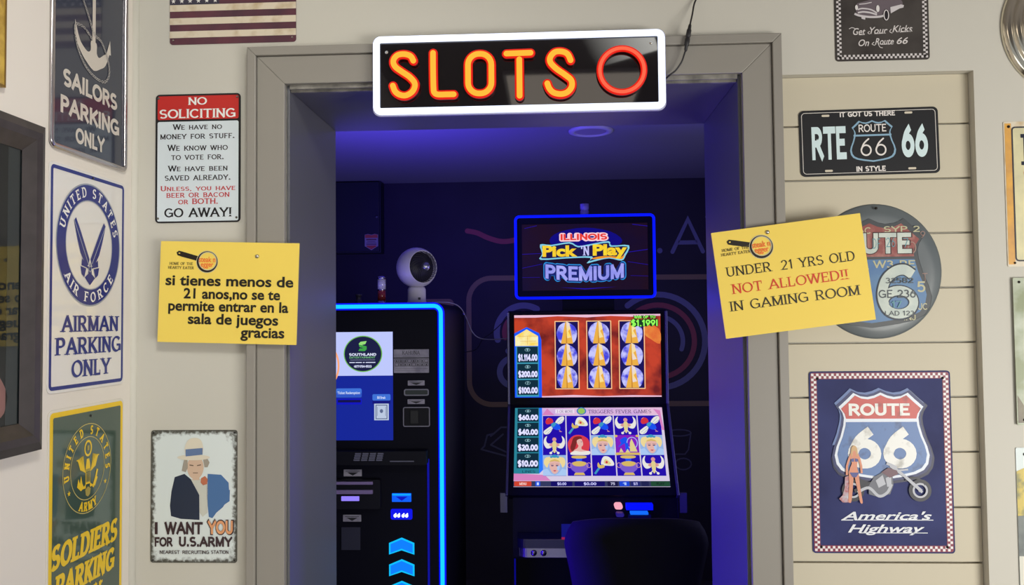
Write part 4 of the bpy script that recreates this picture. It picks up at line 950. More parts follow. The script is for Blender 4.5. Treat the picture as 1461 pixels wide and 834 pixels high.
    F.bx(489, 705, 514.5, 711.5, .03, .032).build('printer_light', glow(150, 130, 255, 1.0), pr)
    F.bx(486, 751, 513, 783, 0, .006, .001).build('service_door', mat('service_black', (40, 40, 56), .4), o)
    # lit dispenser column
    t = F.bx(558.5, 703.5, 586, 715.5, 0, .003).build('lit_arrow_label', glow(0, 96, 255, 1.0), o); A = Front(t, 634, 433, X1-cx, H, F.k, .003)
    A.put('arrow_print', sh_poly([A.p(*q) for q in ((564, 708), (572.5, 714), (581, 708))]), glow(0, 10, 190, 1.0), 1); A.put('lit_edge', [sh_poly([A.p(*q) for q in ((559, 704), (559, 706.5), (585.5, 706.5), (585.5, 704))])], glow(0, 160, 255, 1.1), 1)
    t = F.bx(556.5, 725.5, 587.5, 740.5, 0, .003, .006).build('dispenser_window', glow(0, 10, 235, 1.0), o); A = Front(t, 634, 433, X1-cx, H, F.k, .003)
    for x in (563, 568, 574.5, 579.5): A.put('lamp_dot', [sh_poly(arc(*A.p(x, 735), 2.3*F.k, 2.6*F.k, 0, 350, 12)), sh_poly(arc(*A.p(x+1, 732.5), 1.1*F.k, 1.4*F.k, 0, 350, 8))], glow(235, 240, 255, 1.6), 1)
    for i in range(6):
        b0 = 766+30.3*i
        def chev(g, z0, z1): 
            mb = MB(); pts = [(554+g, b0+7.5+g*.6), (572, b0+g), (590-g, b0+7.5+g*.6), (590-g, b0+23.5-g), (572, b0+17.5-g*1.1), (554+g, b0+23.5-g)]; mb.prism([F.p(*q) for q in pts], z0, z1); return mb
        c_ = chev(0, 0, .003).build('chevron_light', glow(0, 190, 255, 1.05), o); chev(2.2, .003, .0034).build('chevron_core', glow(0, 128, 255, 1.0), c_)
    F.bx(609.2, 655, 612, 1110, 0, .004).build('strip_reflection', glow(0, 4, 150, 1.0), o)  # reflection of the light strip, built as a glowing bar
    # the strip's own light, front and side
    area('kiosk_rear_fill', (cx, Y+.50, H+.02), (cx+.25, Y+1.25, H+2), .5, .3, 25.0, (.10, .062, 1.0))  # added blue ceiling fill over the kiosk's rear, away from the strip
    area('kiosk_strip_lamp_front', (cx+.08, Y+.03, H+.012), (cx+.02, Y-.15, H+1), .4, .03, .30, (.16, .12, 1.0))
    area('kiosk_strip_lamp_side', (X1+.014, Y-.01, .80), (X1+1, Y-.34, .80), .012, 1.3, 20.0, (.05, .008, 1.0))
kiosk()

def fan():
    c = Vector((-.4618, 1.02, 1.692)); zb = 1.566; r = .070
    o = empty('desk_fan', (c.x, c.y, zb), 'white round ball desk fan with a black spiral grille on the kiosk', 'fan')
    WM = mat('white_fan_plastic', (205, 200, 206), .35)
    mb = MB(); mb.lathe([(0, 0), (.034, 0), (.034, .006), (.0315, .010), (.031, .050), (.028, .058), (0, .06)], 40, 'z', (c.x, c.y, zb)); mb.build('base', WM, o, world=True)
    d = Vector((.68, -.73, .02)).normalized(); rot = Vector((0, 0, 1)).rotation_difference(d).to_matrix()
    def put(mb, nm, m, par=o, **k): mb.v = [tuple(c+rot @ Vector(p)) for p in mb.v]; return mb.build(nm, m, par, world=(par is o), **k)
    hz = .040; hr = (r*r-hz*hz)**.5
    prof = [(0, -r)]+[(r*sin(R(180-a)), r*cos(R(180-a))) for a in range(6, 118, 6)]+[(hr, hz), (hr*.97, hz+.002), (hr*.93, hz-.004), (hr*.93, hz-.02), (0, hz-.02)]
    mb = MB(); mb.lathe(prof, 48); put(mb, 'shell', WM)
    mb = MB()
    for i in range(26):
        a0 = 2*pi*i/26; pts = []
        for j in range(9):
            t = j/8; rr = .015+(hr*.93-.015)*t; a = a0+1.1*t; z = hz+.022*(1-(rr/hr)**2)
            pts.append((rr*cos(a), rr*sin(a), z))
        mb.tube(pts, .0011, 5)
    put(mb, 'spiral_grille', mat('black_grille', (22, 20, 28), .4))
    mb = MB(); mb.lathe([(0, hz-.012), (hr*.9, hz-.014), (hr*.9, hz-.016)], 36); put(mb, 'blade_disc', mat('dark_blade', (30, 28, 36), .5))
    mb = MB(); mb.lathe([(0, hz+.028), (.010, hz+.026), (.0155, hz+.019), (.016, hz+.012)], 28); put(mb, 'hub_cap', mat('silver_hub', (170, 172, 180), .25, .8))
    mb = MB(); mb.box(c.x+.010, c.y-.0325, zb+.014, c.x+.018, c.y-.028, zb+.022); mb.build('button', mat('dark_button', (50, 48, 60), .4), o, world=True)
fan()
def tower():
    x, y, z = -.580, 1.0, 1.566
    o = empty('tower_light', (x, y, z), 'small red and white signal light with chrome bands on the kiosk', 'signal light')
    CH = mat('band_chrome', (200, 200, 210), .2, 1)
    def seg(nm, m, prof):
        mb = MB(); mb.lathe(prof, 28, 'z', (x, y, z)); mb.build(nm, m, o, world=True)
    seg('base', CH, [(0, 0), (.0165, 0), (.0165, .004), (.0145, .006), (.0145, .011), (0, .011)])
    seg('red_lens', mat('red_lens_plastic', (140, 48, 54), .2, coat=.5), [(0, .011), (.0140, .011), (.0140, .047), (0, .047)])
    seg('band', CH, [(0, .047), (.0148, .047), (.0148, .052), (0, .052)])
    seg('white_lens', mat('white_lens_plastic', (190, 186, 205), .2, coat=.5), [(0, .052), (.0140, .052), (.0140, .086), (0, .086)])
    seg('cap', CH, [(0, .086), (.0148, .086), (.0148, .093), (.010, .096), (0, .097)])
    o = empty('cable_gland', (-.672, 1.05, z), 'small dark stub on the kiosk top near the doorway edge', 'fitting')
    mb = MB(); mb.lathe([(0, 0), (.014, 0), (.014, .012), (.009, .016), (.009, .03), (.0115, .032), (.0115, .038), (0, .038)], 24, 'z', (-.672, 1.05, z)); mb.build('stub', mat('dark_stub', (54, 50, 66), .4), o, world=True)
tower()

# ------------------------------------------------------------------ slot machine
def slot():
    Y = 1.5; o = empty('slot_machine', (.15, Y, 0), 'video slot machine with two lit screens and a blue framed topper', 'slot machine')
    BK = mat('machine_black', (11, 11, 24), .55, spec=.12); CHM = mat('machine_chrome', (170, 168, 180), .2, .9); RAIL = mat('machine_rail', (96, 94, 122), .35, .6)
    b = lambda *a: MB().box(*a)
    # cabinet
    b(-.150, Y+.02, 0, .470, Y+.50, .600).build('lower_cabinet', BK, o, world=True, bevel=.006)
    mb = MB(); mb.prism([(Y-.03, .595), (Y-.235, .630), (Y-.235, .665), (Y-.205, .845), (Y+.0, .88), (Y+.10, 1.15), (Y+.42, 1.15), (Y+.50, .60)], -.145, .465, 'x'); mb.build('console', BK, o, world=True, bevel=.004)
    b(-.172, Y+.012, 1.160, .464, Y+.20, 1.545).build('upper_housing', BK, o, world=True, bevel=.004)
    b(.05, Y+.05, 1.54, .26, Y+.16, 1.62).build('topper_neck', BK, o, world=True)
    for x in (-.176, .4565): b(x, Y-.004, 1.170, x+.010, Y+.16, 1.540).build('side_rail', RAIL, o, world=True, bevel=.002)
    # tilted lower display housing
    A = Matrix.Translation((.146, Y-.1, 1.019)) @ Matrix.Rotation(R(53.7), 4, 'X')
    def tilt(mb): mb.v = [tuple(A @ Vector(p)) for p in mb.v]; return mb
    tilt(MB().prism(rrect(-.312, -.202, .312, .188, .008), -.035, -.002)).build('lower_housing', BK, o, world=True, bevel=.003)
    for s_ in (-1, 1): tilt(MB().box(s_*.3175-.005, -.205, -.036, s_*.3175+.005, .192, .004)).build('display_rail', RAIL, o, world=True, bevel=.002)
    for x in (-.196, .470): b(x, Y-.215, .790, x+.026, Y-.200, .862).build('bracket_plate', RAIL, o, world=True)
    # upper screen
    def screen(nm, w, h, M, m):
        mb = MB(); mb.box(-w/2, -h/2, -.004, w/2, h/2, 0); s = mb.build(nm, m, o)
        s.matrix_world = Matrix.Translation(-o.location) @ M
        return s, Face(s, w, h, 0)
    red = mat('lit_red_cloud', (196, 66, 36), .5, emit=1.0, c2=(110, 30, 22), nscale=9, lo=.42, hi=.62)
    s, F = screen('upper_screen', .585, .330, Matrix.Translation((.146, Y, 1.3625)) @ Matrix.Rotation(R(90), 4, 'X'), red)
    F.put('orange_glow_patch', [F.poly(smoothpts([(.885, .10), (.99, .18), (.995, .36), (.93, .30), (.89, .24)], 3, True))], mat('lit_orange_cloud', (236, 150, 60), .5, emit=1.0, c2=(222, 96, 44), nscale=20), 1)
    F.put('torn_edge', [F.poly([(0, .0), (1, .0), (1, .022), (.8, .03), (.66, .018), (.5, .034), (.3, .016), (.15, .03), (0, .03)]), F.poly([(0, 1), (1, 1), (1, .985), (.8, .978), (.6, .988), (.4, .972), (.2, .985), (0, .98)])], glow(236, 190, 214, 1.0), 1)
    F.put('tower_glow', F.poly([(.0, .22), (.085, .145), (.17, .22), (.185, .3), (.185, 1), (.0, 1), (.0, .26)]), glow(24, 90, 255, 1.0), 2)
    F.put('tower_panel', F.poly([(.012, .38), (.165, .38), (.165, .99), (.012, .99)]), glow(60, 150, 176, 1.0), 3)
    F.put('gold_tip', F.poly([(.005, .255), (.085, .172), (.163, .255), (.163, .375), (.005, .375)]), mat('lit_gold_noise', (250, 214, 90), .5, emit=1.0, c2=(252, 244, 190), nscale=25), 4)
    F.put('tip_lines', [F.line([(.02, .255), (.163, .255)], .0012), F.line([(.09, .26), (.09, .36)], .001), F.line([(.04, .315), (.15, .315)], .001)], glow(206, 140, 50, 1.0), 5)
    DKC = glow(10, 44, 58, 1.0); PRI = glow(214, 214, 255, 1.15)
    def ladder(F, rows):
        for (v0, v1, num, pr) in rows:
            cell = F.put('prize_cell', F.rr(.018, v0, .160, v1, .001), DKC, 4)
            C = Face(cell, F.w, F.h, F.z)
            a = F.p(.089, v0+(v1-v0)*.20); C.put('number_badge', [sh_ring(arc(a[0], a[1], .011, .0062, 0, 350, 20), arc(a[0], a[1], .0095, .005, 0, 350, 20)), F.t(num, .083, .095, v0+(v1-v0)*.28, (v1-v0)*.17, 'bold')], glow(150, 196, 206, 1.0), 6)
            C.put('prize_lettering', F.t(pr, .024, .157, v0+(v1-v0)*.90, (v1-v0)*.42, 'fat'), PRI, 6)
    ladder(F, [(.383, .575, '9', '$1,114.00'), (.592, .772, '8', '$200.00'), (.788, .968, '7', '$100.00')])
    blue = mat('lit_reel_sky', (200, 200, 255), .5, emit=1.0, c2=(70, 70, 220), nscale=22, lo=.45, hi=.60)
    for u0, u1 in ((.285, .436), (.502, .657), (.722, .884)):
        ru = F.put('reel', F.rr(u0, .085, u1, .892, .001), glow(22, 16, 84, 1.0), 2); Rf = Face(ru, F.w, F.h, F.z)
        Rf.put('reel_frame', F.frame(u0-.008, .074, u1+.008, .903, .002, .0034), glow(250, 206, 150, 1.0), 3)
        hh = .807/3
        for i in range(3):
            v0 = .085+i*hh; um = (u0+u1)/2; wu = (u1-u0)
            sh = [F.poly(smoothpts([(um-.42*wu, v0+.35*hh), (um-.46*wu, v0+.6*hh), (um-.30*wu, v0+.95*hh), (um, v0+.97*hh), (um+.34*wu, v0+.92*hh), (um+.46*wu, v0+.55*hh), (um+.36*wu, v0+.22*hh), (um, v0+.02*hh), (um-.30*wu, v0+.14*hh)], 3, True))]
            Rf.put('burst_symbol', sh, blue, 4)
            Rf.put('obelisk_face', F.poly([(um-.003, v0-.03*hh), (um-.08*wu, v0+.06*hh), (um-.27*wu, v0+.985*hh), (um+.28*wu, v0+.985*hh), (um+.12*wu, v0+.06*hh)]), glow(236, 176, 66, 1.0), 5)
            Rf.put('obelisk_lit_face', F.poly([(um-.003, v0-.03*hh), (um+.12*wu, v0+.06*hh), (um+.17*wu, v0+.32*hh), (um+.06*wu, v0+.42*hh), (um+.20*wu, v0+.70*hh), (um+.02*wu, v0+.74*hh), (um-.003, v0+.5*hh)]), mat('lit_pale_gold', (255, 226, 104), .5, emit=1.0, c2=(226, 214, 236), nscale=16), 6)
            Rf.put('obelisk_shade', F.poly([(um-.003, v0-.03*hh), (um+.012*wu, v0+.985*hh), (um-.04*wu, v0+.985*hh)]), glow(196, 130, 44, 1.0), 7)
    F.put('award_lettering_edge', [F.t('WIN UP TO', .815, .970, .056, .042, 'outline'), F.t('$1,199!', .795, .985, .150, .090, 'outline')], glow(20, 60, 20, 1.0), 8)
    F.put('award_lettering', [F.t('WIN UP TO', .82, .966, .054, .036, 'bold'), F.t('$1,199!', .80, .98, .146, .078, 'bold')], glow(150, 255, 90, 1.0), 9)
    # lower screen
    s, F = screen('lower_screen', .585, .338, A, glow(214, 204, 226, 1.0))
    F.put('banner_print', [F.poly([(.18, .0), (1, .0), (1, .10), (.18, .10)])], mat('lit_banner', (236, 196, 214), .5, emit=1.0, c2=(196, 160, 226), nscale=6), 1)
    F.put('pink_corner_print', [F.poly([(.0, .84), (.20, .86), (.24, .93), (.0, .93)]), F.poly([(.185, .1), (.22, .01), (.27, .1)]), F.poly([(.94, .02), (.985, .04), (1, .3), (.985, .3), (.97, .1)])], glow(214, 130, 190, 1.0), 2)
    F.put('banner_lettering', [F.t('TRIGGERS FEVER GAMES', .50, .925, .078, .048, 'roman')], glow(60, 30, 90, 1.0), 2)
    F.put('banner_tag', [F.rr(.275, .02, .405, .075, .002)], glow(236, 222, 240, 1.0), 2); F.put('tag_lettering', [F.t('3 OR MORE', .285, .395, .068, .036, 'roman')], glow(80, 44, 110, 1.0), 3)
    F.put('banner_gem', [F.ell(.453, .045, .014, .013)], glow(150, 196, 90, 1.0), 3); F.put('gem_rim', [F.ring(.453, .045, .019, .017, .005)], glow(60, 120, 190, 1.0), 2)
    F.put('ladder_panel', [F.rr(.0, .0, .165, .845, .001)], glow(40, 130, 150, 1.0), 2); F.put('ladder_glow', [F.poly([(.165, .0), (.185, .0), (.19, .8), (.165, .845)])], glow(40, 120, 255, 1.0), 2)
    ladder(F, [(.008, .185, '6', '$60.00'), (.200, .378, '5', '$40.00'), (.394, .580, '4', '$20.00'), (.594, .780, '3', '$10.00')])
    F.put('level_lettering', F.t('LINES', .055, .14, .835, .030, 'sans'), glow(20, 70, 84, 1.0), 4)
    REEL = glow(34, 10, 168, 1.0)
    cols = [(.190+.160*i, .190+.160*(i+1)-.008) for i in range(5)]
    G1 = glow(222, 206, 140, 1.0); IV = glow(232, 230, 222, 1.0); RDD = glow(206, 50, 60, 1.0); BL1 = glow(24, 80, 236, 1.0); TQ = glow(60, 150, 190, 1.0); SKN = glow(226, 178, 168, 1.0); GLD = glow(214, 182, 96, 1.0); VI = glow(120, 90, 200, 1.0); PK = glow(214, 150, 150, 1.0); DR = glow(120, 40, 30, 1.0); SKY = glow(170, 200, 240, 1.0); BLN = glow(236, 214, 150, 1.0); EYE = glow(70, 60, 110, 1.0); LIP = glow(190, 70, 90, 1.0); MG = glow(130, 30, 190, 1.0)
    def sym(kind, c, r):
        u0, u1 = cols[c]; v0 = .112+r*.2525; v1 = v0+.2525
        X = lambda x, y: (u0+(u1-u0)*x, v0+(v1-v0)*y)
        P = lambda pts, sm=0: F.poly([X(*q) for q in (smoothpts(pts, 3, True) if sm else pts)])
        wu, hv = (u1-u0)*F.w, (v1-v0)*F.h
        E_ = lambda x, y, rx, ry: F.ell(*X(x, y), rx*wu, ry*hv, 24)
        Ln = lambda pts, t: F.line([X(*q) for q in pts], t)
        bg = {'queen': glow(150, 180, 226, 1.0), 'woman': glow(214, 60, 70, 1.0), 'bird': MG}.get(kind)
        def put(nm, sh, m, l): S.put(nm, sh, m, l)
        if kind == 'scarab':
            b_ = F.put('scarab_symbol', [P([(.12, .28), (.22, .10), (.40, .14), (.46, .32), (.30, .42), (.16, .42)], 1), ], RDD, 4); S = Face(b_, F.w, F.h, F.z)
            put('wings', [P([(.55, .34), (.70, .10), (.90, .02), (.95, .16), (.85, .36), (.66, .44)], 1), P([(.44, .62), (.30, .90), (.10, .96), (.03, .82), (.18, .66), (.36, .54)], 1)], IV, 5)
            put('wing_ribs', [Ln([(.60, .40), (.86, .10)], .0012), Ln([(.66, .44), (.92, .24)], .0012), Ln([(.40, .60), (.10, .86)], .0012), Ln([(.44, .66), (.18, .94)], .0012)], TQ, 6)
            put('body', [P([(.36, .46), (.50, .34), (.72, .46), (.78, .66), (.66, .74), (.46, .66)], 1)], BL1, 6); put('shell', [P([(.36, .46), (.50, .34), (.60, .40), (.50, .56), (.42, .58)], 1)], TQ, 7); put('legs', [Ln([(.70, .70), (.80, .84)], .002), Ln([(.72, .82), (.84, .82)], .002), Ln([(.16, .18), (.26, .10)], .002)], PK, 6)
        elif kind == 'falcon':
            b_ = F.put('falcon_symbol', [P([(.50, .40), (.36, .62), (.16, .66), (.04, .44), (.06, .18), (.18, .04), (.14, .24), (.20, .40), (.34, .42)], 1), P([(.50, .40), (.64, .62), (.84, .66), (.96, .44), (.94, .18), (.82, .04), (.86, .24), (.80, .40), (.66, .42)], 1)], IV, 4); S = Face(b_, F.w, F.h, F.z)
            put('breast', [P([(.50, .28), (.60, .42), (.56, .80), (.50, .90), (.44, .80), (.40, .42)], 1)], G1, 5); put('head', [E_(.5, .22, .09, .10)], PK, 6); put('shoulders', [P([(.40, .40), (.26, .50), (.40, .58)], 1), P([(.60, .40), (.74, .50), (.60, .58)], 1)], PK, 5)
            put('talons', [Ln([(.46, .74), (.36, .88)], .003), Ln([(.54, .74), (.64, .88)], .003), E_(.34, .90, .06, .06), E_(.66, .90, .06, .06)], IV, 5)
        elif kind == 'fan':
            b_ = F.put('hand_fan_symbol', [P([(.38, .36), (.50, .08), (.74, .10), (.92, .36), (.90, .52), (.62, .52), (.42, .50)], 1)], IV, 4); S = Face(b_, F.w, F.h, F.z)
            put('ivory_fold', [P([(.50, .40), (.58, .20), (.80, .40), (.72, .48)], 1)], G1, 5); put('handle', [Ln([(.48, .48), (.30, .62), (.10, .92)], .008)], TQ, 5); put('gold_grip', [P([(.22, .56), (.26, .36), (.34, .50), (.48, .48), (.52, .60), (.34, .66)], 1)], GLD, 6); put('ruby', [E_(.62, .36, .05, .06)], RDD, 7)
        elif kind == 'vase':
            b_ = F.put('vase_symbol', [P([(.10, .46), (.26, .36), (.74, .36), (.90, .46), (.84, .70), (.60, .88), (.40, .88), (.16, .70)], 1)], VI, 4); S = Face(b_, F.w, F.h, F.z)
            put('gold_band', [P([(.20, .38), (.50, .30), (.80, .38), (.72, .52), (.50, .56), (.28, .52)], 1), P([(.24, .04), (.76, .04), (.80, .14), (.50, .18), (.20, .14)], 1), P([(.32, .86), (.68, .86), (.74, .98), (.26, .98)])], GLD, 5); put('neck', [P([(.36, .16), (.64, .16), (.60, .34), (.40, .34)])], BL1, 4)
            put('handles', [F.ring(*X(.09, .50), .10*wu, .13*hv, .0022), F.ring(*X(.91, .50), .10*wu, .13*hv, .0022)], PK, 4)
        elif kind == 'queen':
            b_ = F.put('queen_symbol', [P([(.0, .0), (1, .0), (1, 1), (.0, 1)])], bg, 3); S = Face(b_, F.w, F.h, F.z)
            put('blonde_hair', [P([(.04, .40), (.10, .14), (.36, .08), (.64, .08), (.90, .14), (.96, .40), (.84, .62), (.74, .40), (.50, .24), (.26, .40), (.18, .62)], 1)], BLN, 4)
            put('face_print', [P([(.30, .34), (.50, .26), (.70, .34), (.72, .60), (.62, .84), (.50, .92), (.38, .84), (.28, .60)], 1)], SKN, 5)
            put('crown', [P([(.26, .34), (.34, .26), (.50, .20), (.66, .26), (.74, .34), (.50, .30)]), ], GLD, 6); put('jewel', [E_(.5, .06, .12, .08), E_(.36, .10, .06, .05), E_(.64, .10, .06, .05)], TQ, 6)
            put('eyes', [P([(.34, .50), (.46, .50), (.44, .55), (.36, .55)]), P([(.54, .50), (.66, .50), (.64, .55), (.56, .55)]), Ln([(.32, .46), (.46, .45)], .0012), Ln([(.54, .45), (.68, .46)], .0012)], EYE, 6); put('lips', [P([(.42, .76), (.5, .74), (.58, .76), (.5, .81)])], LIP, 6); put('cheek_paint', [P([(.60, .56), (.72, .52), (.68, .76), (.60, .72)])], SKY, 6)
            put('shoulder_gown', [P([(.0, .72), (.18, .66), (.34, .90), (.5, .98), (.66, .90), (.82, .66), (1, .72), (1, 1), (0, 1)])], SKY, 4)
        elif kind == 'woman':
            b_ = F.put('woman_symbol', [P([(.06, .30), (.30, .02), (.64, .0), (.92, .20), (.98, .52), (.86, .92), (.50, 1.0), (.16, .92), (.04, .60)], 1)], bg, 3); S = Face(b_, F.w, F.h, F.z)
            put('brown_hair', [P([(.20, .40), (.30, .12), (.56, .06), (.66, .16), (.44, .34), (.36, .62), (.24, .84), (.14, .66)], 1)], DR, 4); put('face_print', [P([(.44, .26), (.62, .20), (.70, .44), (.64, .58), (.52, .56), (.44, .42)], 1)], SKN, 5); put('shoulder', [P([(.26, .78), (.44, .66), (.52, .50), (.62, .56), (.64, .72), (.94, .82), (.90, .96), (.50, 1.0), (.22, .92)], 1)], SKN, 4); put('gown', [P([(.16, .88), (.36, .80), (.60, .84), (.96, .80), (.94, .98), (.50, 1.0), (.16, .98)], 1)], IV, 5); put('eye', [P([(.58, .34), (.66, .33), (.64, .37)])], EYE, 6)
        else:
            b_ = F.put('bird_symbol', [P([(.02, .0), (.98, .0), (.98, 1), (.02, 1)])], bg, 3); S = Face(b_, F.w, F.h, F.z)
            put('gold_corners', [E_(.04, .05, .07, .06), E_(.96, .05, .07, .06), E_(.04, .95, .07, .06), E_(.96, .95, .07, .06), P([(.02, .88), (.98, .88), (.98, 1.0), (.02, 1.0)])], GLD, 4); put('blue_bird', [P([(.20, .26), (.42, .10), (.52, .20), (.48, .38), (.34, .46), (.10, .62), (.24, .42)], 1), P([(.40, .40), (.54, .40), (.58, .80), (.42, .80)])], BL1, 5); put('white_temple', [P([(.60, .84), (.62, .40), (.70, .18), (.78, .40), (.92, .84)]), P([(.14, .86), (.22, .66), (.32, .86)]), P([(.40, .88), (.5, .7), (.6, .88)])], G1, 6); put('light_ring', [F.ring(*X(.72, .40), .24*wu, .30*hv, .003)], SKY, 5)
    grid = ['scarab falcon queen', 'fan woman vase', 'scarab queen fan', 'falcon bird vase', 'scarab queen falcon']
    for c, (u0, u1) in enumerate(cols):
        F.put('reel', F.rr(u0, .108, u1, .872, .0006), REEL, 2)
        for r, kk in enumerate(grid[c].split()): sym(kk, c, r)
    F.put('menu_bar', F.rr(.0, .935, 1, 1, .0005), glow(50, 56, 90, 1.0), 3)
    for nm, a0, a1, m, tx, tm in (('menu_button', .004, .115, glow(206, 66, 40, 1), 'MENU', glow(240, 200, 190, 1)), ('info_button', .14, .172, glow(30, 80, 220, 1), 'I', glow(200, 220, 255, 1)), ('balance_box', .24, .378, glow(16, 10, 96, 1), '$0.00', glow(200, 200, 255, 1)), ('win_box', .392, .585, glow(16, 10, 96, 1), '$0.00', glow(200, 200, 255, 1)),
            ('line_box', .602, .668, glow(24, 22, 60, 1), '75', glow(190, 190, 220, 1)), ('bet_button', .678, .742, glow(28, 70, 210, 1), '1', glow(170, 200, 255, 1)), ('bet_box', .75, .81, glow(34, 40, 110, 1), '$0.75', glow(200, 200, 255, 1)), ('side_box', .818, .865, glow(30, 34, 76, 1), '+', glow(60, 60, 120, 1)), ('play_button', .878, .998, glow(30, 74, 44, 1), 'PLAY', glow(20, 40, 26, 1))):
        b_ = F.put(nm, F.rr(a0, .938, a1, .996, .003), m, 4); B = Face(b_, F.w, F.h, F.z)
        B.put('button_lettering', F.t(tx, a0+(a1-a0)*.30, a1-(a1-a0)*.28, .984, .032, 'bold'), tm, 5)
    # topper
    TX, TZ = .1407, 1.7612; tw, th_ = .5645, .338
    mb = MB(); P_ = rrect(-tw/2, -th_/2, tw/2, th_/2, .016, 6)
    mb.prism([(TX+a, TZ+c) for a, c in P_], Y+.002, Y+.05, 'y'); mb.build('topper_case', BK, o, world=True)
    mb = MB(); mb.tube([(TX+a, Y, TZ+c) for a, c in rrect(-tw/2+.004, -th_/2+.004, tw/2-.004, th_/2-.004, .016, 6)], .0055, 10, closed=True); mb.build('topper_light_border', glow(0, 16, 255, 1.5), o, world=True)
    s, F = screen('topper_screen', .505, .268, Matrix.Translation((TX, Y+.0005, TZ-.001)) @ Matrix.Rotation(R(90), 4, 'X'), mat('lit_dark_haze', (24, 10, 52), .4, emit=.55, c2=(40, 14, 28), nscale=5))
    F.put('blue_glow', F.poly(smoothpts([(.30, .12), (.50, .06), (.70, .12), (.80, .26), (.72, .36), (.5, .38), (.28, .36), (.22, .24)], 3, True)), glow(12, 6, 130, .9), 1)
    F.put('light_rays', [F.line([(.0, .45), (.16, .44)], .0016), F.line([(.0, .66), (.16, .60)], .0014), F.line([(.84, .44), (1, .40)], .0022), F.line([(.84, .58), (1, .63)], .0014), F.line([(.0, .80), (.14, .80)], .001), F.line([(.02, .06), (.12, .02)], .0016), F.line([(.88, .02), (1, .05)], .002), F.line([(.86, .79), (1, .80)], .001), F.poly([(.3, .955), (.5, .975), (.75, .955), (.5, .99)])], glow(30, 14, 170, 1.0), 1)
    q = lambda x, y: ((x-118)/900, (y-180)/492)
    tx = lambda t, x0, x1, y0, y1, s: F.t(t, q(x0, 0)[0], q(x1, 0)[0], q(0, y1)[1], (y1-y0)/492, s)
    CY = glow(130, 206, 230, 1.0)
    F.put('state_lettering_edge', [tx('ILLINOIS', 386, 740, 247, 311, 'outline')], glow(250, 206, 216, 1.0), 2); F.put('state_lettering', [tx('ILLINOIS', 396, 730, 255, 301, 'bold')], glow(232, 60, 46, 1.0), 4)
    F.put('title_edge', [F.poly([q(*a) for a in smoothpts([(248, 330), (330, 334), (460, 315), (520, 345), (610, 332), (740, 312), (760, 345), (885, 345), (860, 420), (830, 458), (740, 440), (640, 460), (580, 474), (606, 435), (440, 436), (250, 444), (262, 400)], 3, True)])], CY, 2)
    F.put('title_shade', [F.poly([q(*a) for a in smoothpts([(262, 340), (330, 344), (458, 326), (520, 355), (612, 342), (735, 324), (752, 354), (872, 354), (848, 414), (820, 445), (740, 428), (640, 448), (600, 458), (620, 424), (440, 426), (262, 434), (272, 400)], 3, True)])], glow(26, 20, 70, 1.0), 3)
    F.put('swash', [F.poly([q(*a) for a in smoothpts([(612, 440), (680, 424), (760, 424), (830, 430), (852, 404), (838, 444), (800, 444), (740, 434), (660, 444)], 3, True)])], glow(240, 150, 30, 1.0), 4)
    YG = mat('lit_title_yellow', (250, 226, 50), .5, emit=1.0, c2=(244, 190, 30), nscale=30)
    F.put('title_lettering', [tx('Pick', 264, 515, 344, 418, 'b:0.045'), tx('Play', 625, 870, 340, 414, 'b:0.045')], YG, 5); F.put('title_middle_lettering', [tx("'N", 536, 604, 344, 416, 'romanb')], glow(196, 196, 250, 1.0), 5)
    def bend(sh): c_ = F.p(.5, .5)[0]; return xf(sh, lambda p: (p[0], p[1]+(p[0]-c_)**2*.45-.003))
    F.put('premium_edge', bend(tx('PREMIUM', 270, 862, 476, 612, 'outline')), glow(40, 140, 214, 1.0), 2)
    F.put('premium_shade', bend(tx('PREMIUM', 276, 856, 483, 606, 'outline')), glow(22, 36, 110, 1.0), 3)
    F.put('premium_lettering', bend(tx('PREMIUM', 284, 848, 492, 598, 'bold')), mat('lit_silver_noise', (176, 176, 250), .5, emit=1.0, c2=(130, 134, 230), nscale=14), 4)
    # signal lamp above the topper
    mb = MB(); mb.lathe([(0, 1.925), (.018, 1.925), (.018, 1.948), (.016, 1.950), (.016, 1.954), (.018, 1.956), (.018, 1.978), (0, 1.980)], 24, 'z', (.143, Y+.03, 0)); mb.build('signal_lamp', mat('lavender_lamp', (150, 140, 200), .3), o, world=True)
    # buttons, bill acceptor, ledge with coin hooks
    fy = Y-.232
    def btn(nm, x, z, w, h, m, d=.008):
        mb = MB(); mb.prism(rrect(x-w/2, z-h/2, x+w/2, z+h/2, h*.48, 5), fy-.012+.0, fy+.04, 'y'); return mb.build(nm, m, o, world=True)
    btn('pink_button', .242, .818, .030, .019, glow(250, 170, 190, 1.0)); btn('grey_button', .247, .788, .030, .014, mat('grey_button', (110, 106, 130), .4))
    b(.270, fy-.012, .806, .368, fy+.05, .826).build('bill_acceptor_light', glow(0, 14, 255, 1.0), o, world=True)
    b(.285, fy-.013, .790, .350, fy+.05, .797).build('bill_acceptor_lip', glow(20, 110, 255, 1.0), o, world=True)
    b(.278, fy-.010, .740, .360, fy+.05, .786).build('bill_acceptor', mat('bill_acceptor_blue', (16, 16, 60), .4), o, world=True)
    # rounded deck
    dk = MB(); dk.prism(rrect(-.130, Y-.330, .430, Y-.04, .03, 6), .690, .722, 'z'); d_ = dk.build('button_deck', mat('deck_gloss_black', (24, 24, 40), .15, spec=.7), o, world=True, bevel=.006)
    dk = MB(); dk.prism(rrect(-.124, Y-.322, .424, Y-.04, .03, 6), .655, .690, 'z'); dk.build('deck_trim', CHM, o, world=True, bevel=.003)
    for x in (-.070, -.035):
        mb = MB(); mb.lathe([(0, Y-.330), (.009, Y-.330), (.011, Y-.325), (.011, Y-.318)], 20, 'y', (x, 0, .672)); mb.build('deck_bolt', mat('deck_bolt_chrome', (120, 116, 126), .25, 1), o, world=True)
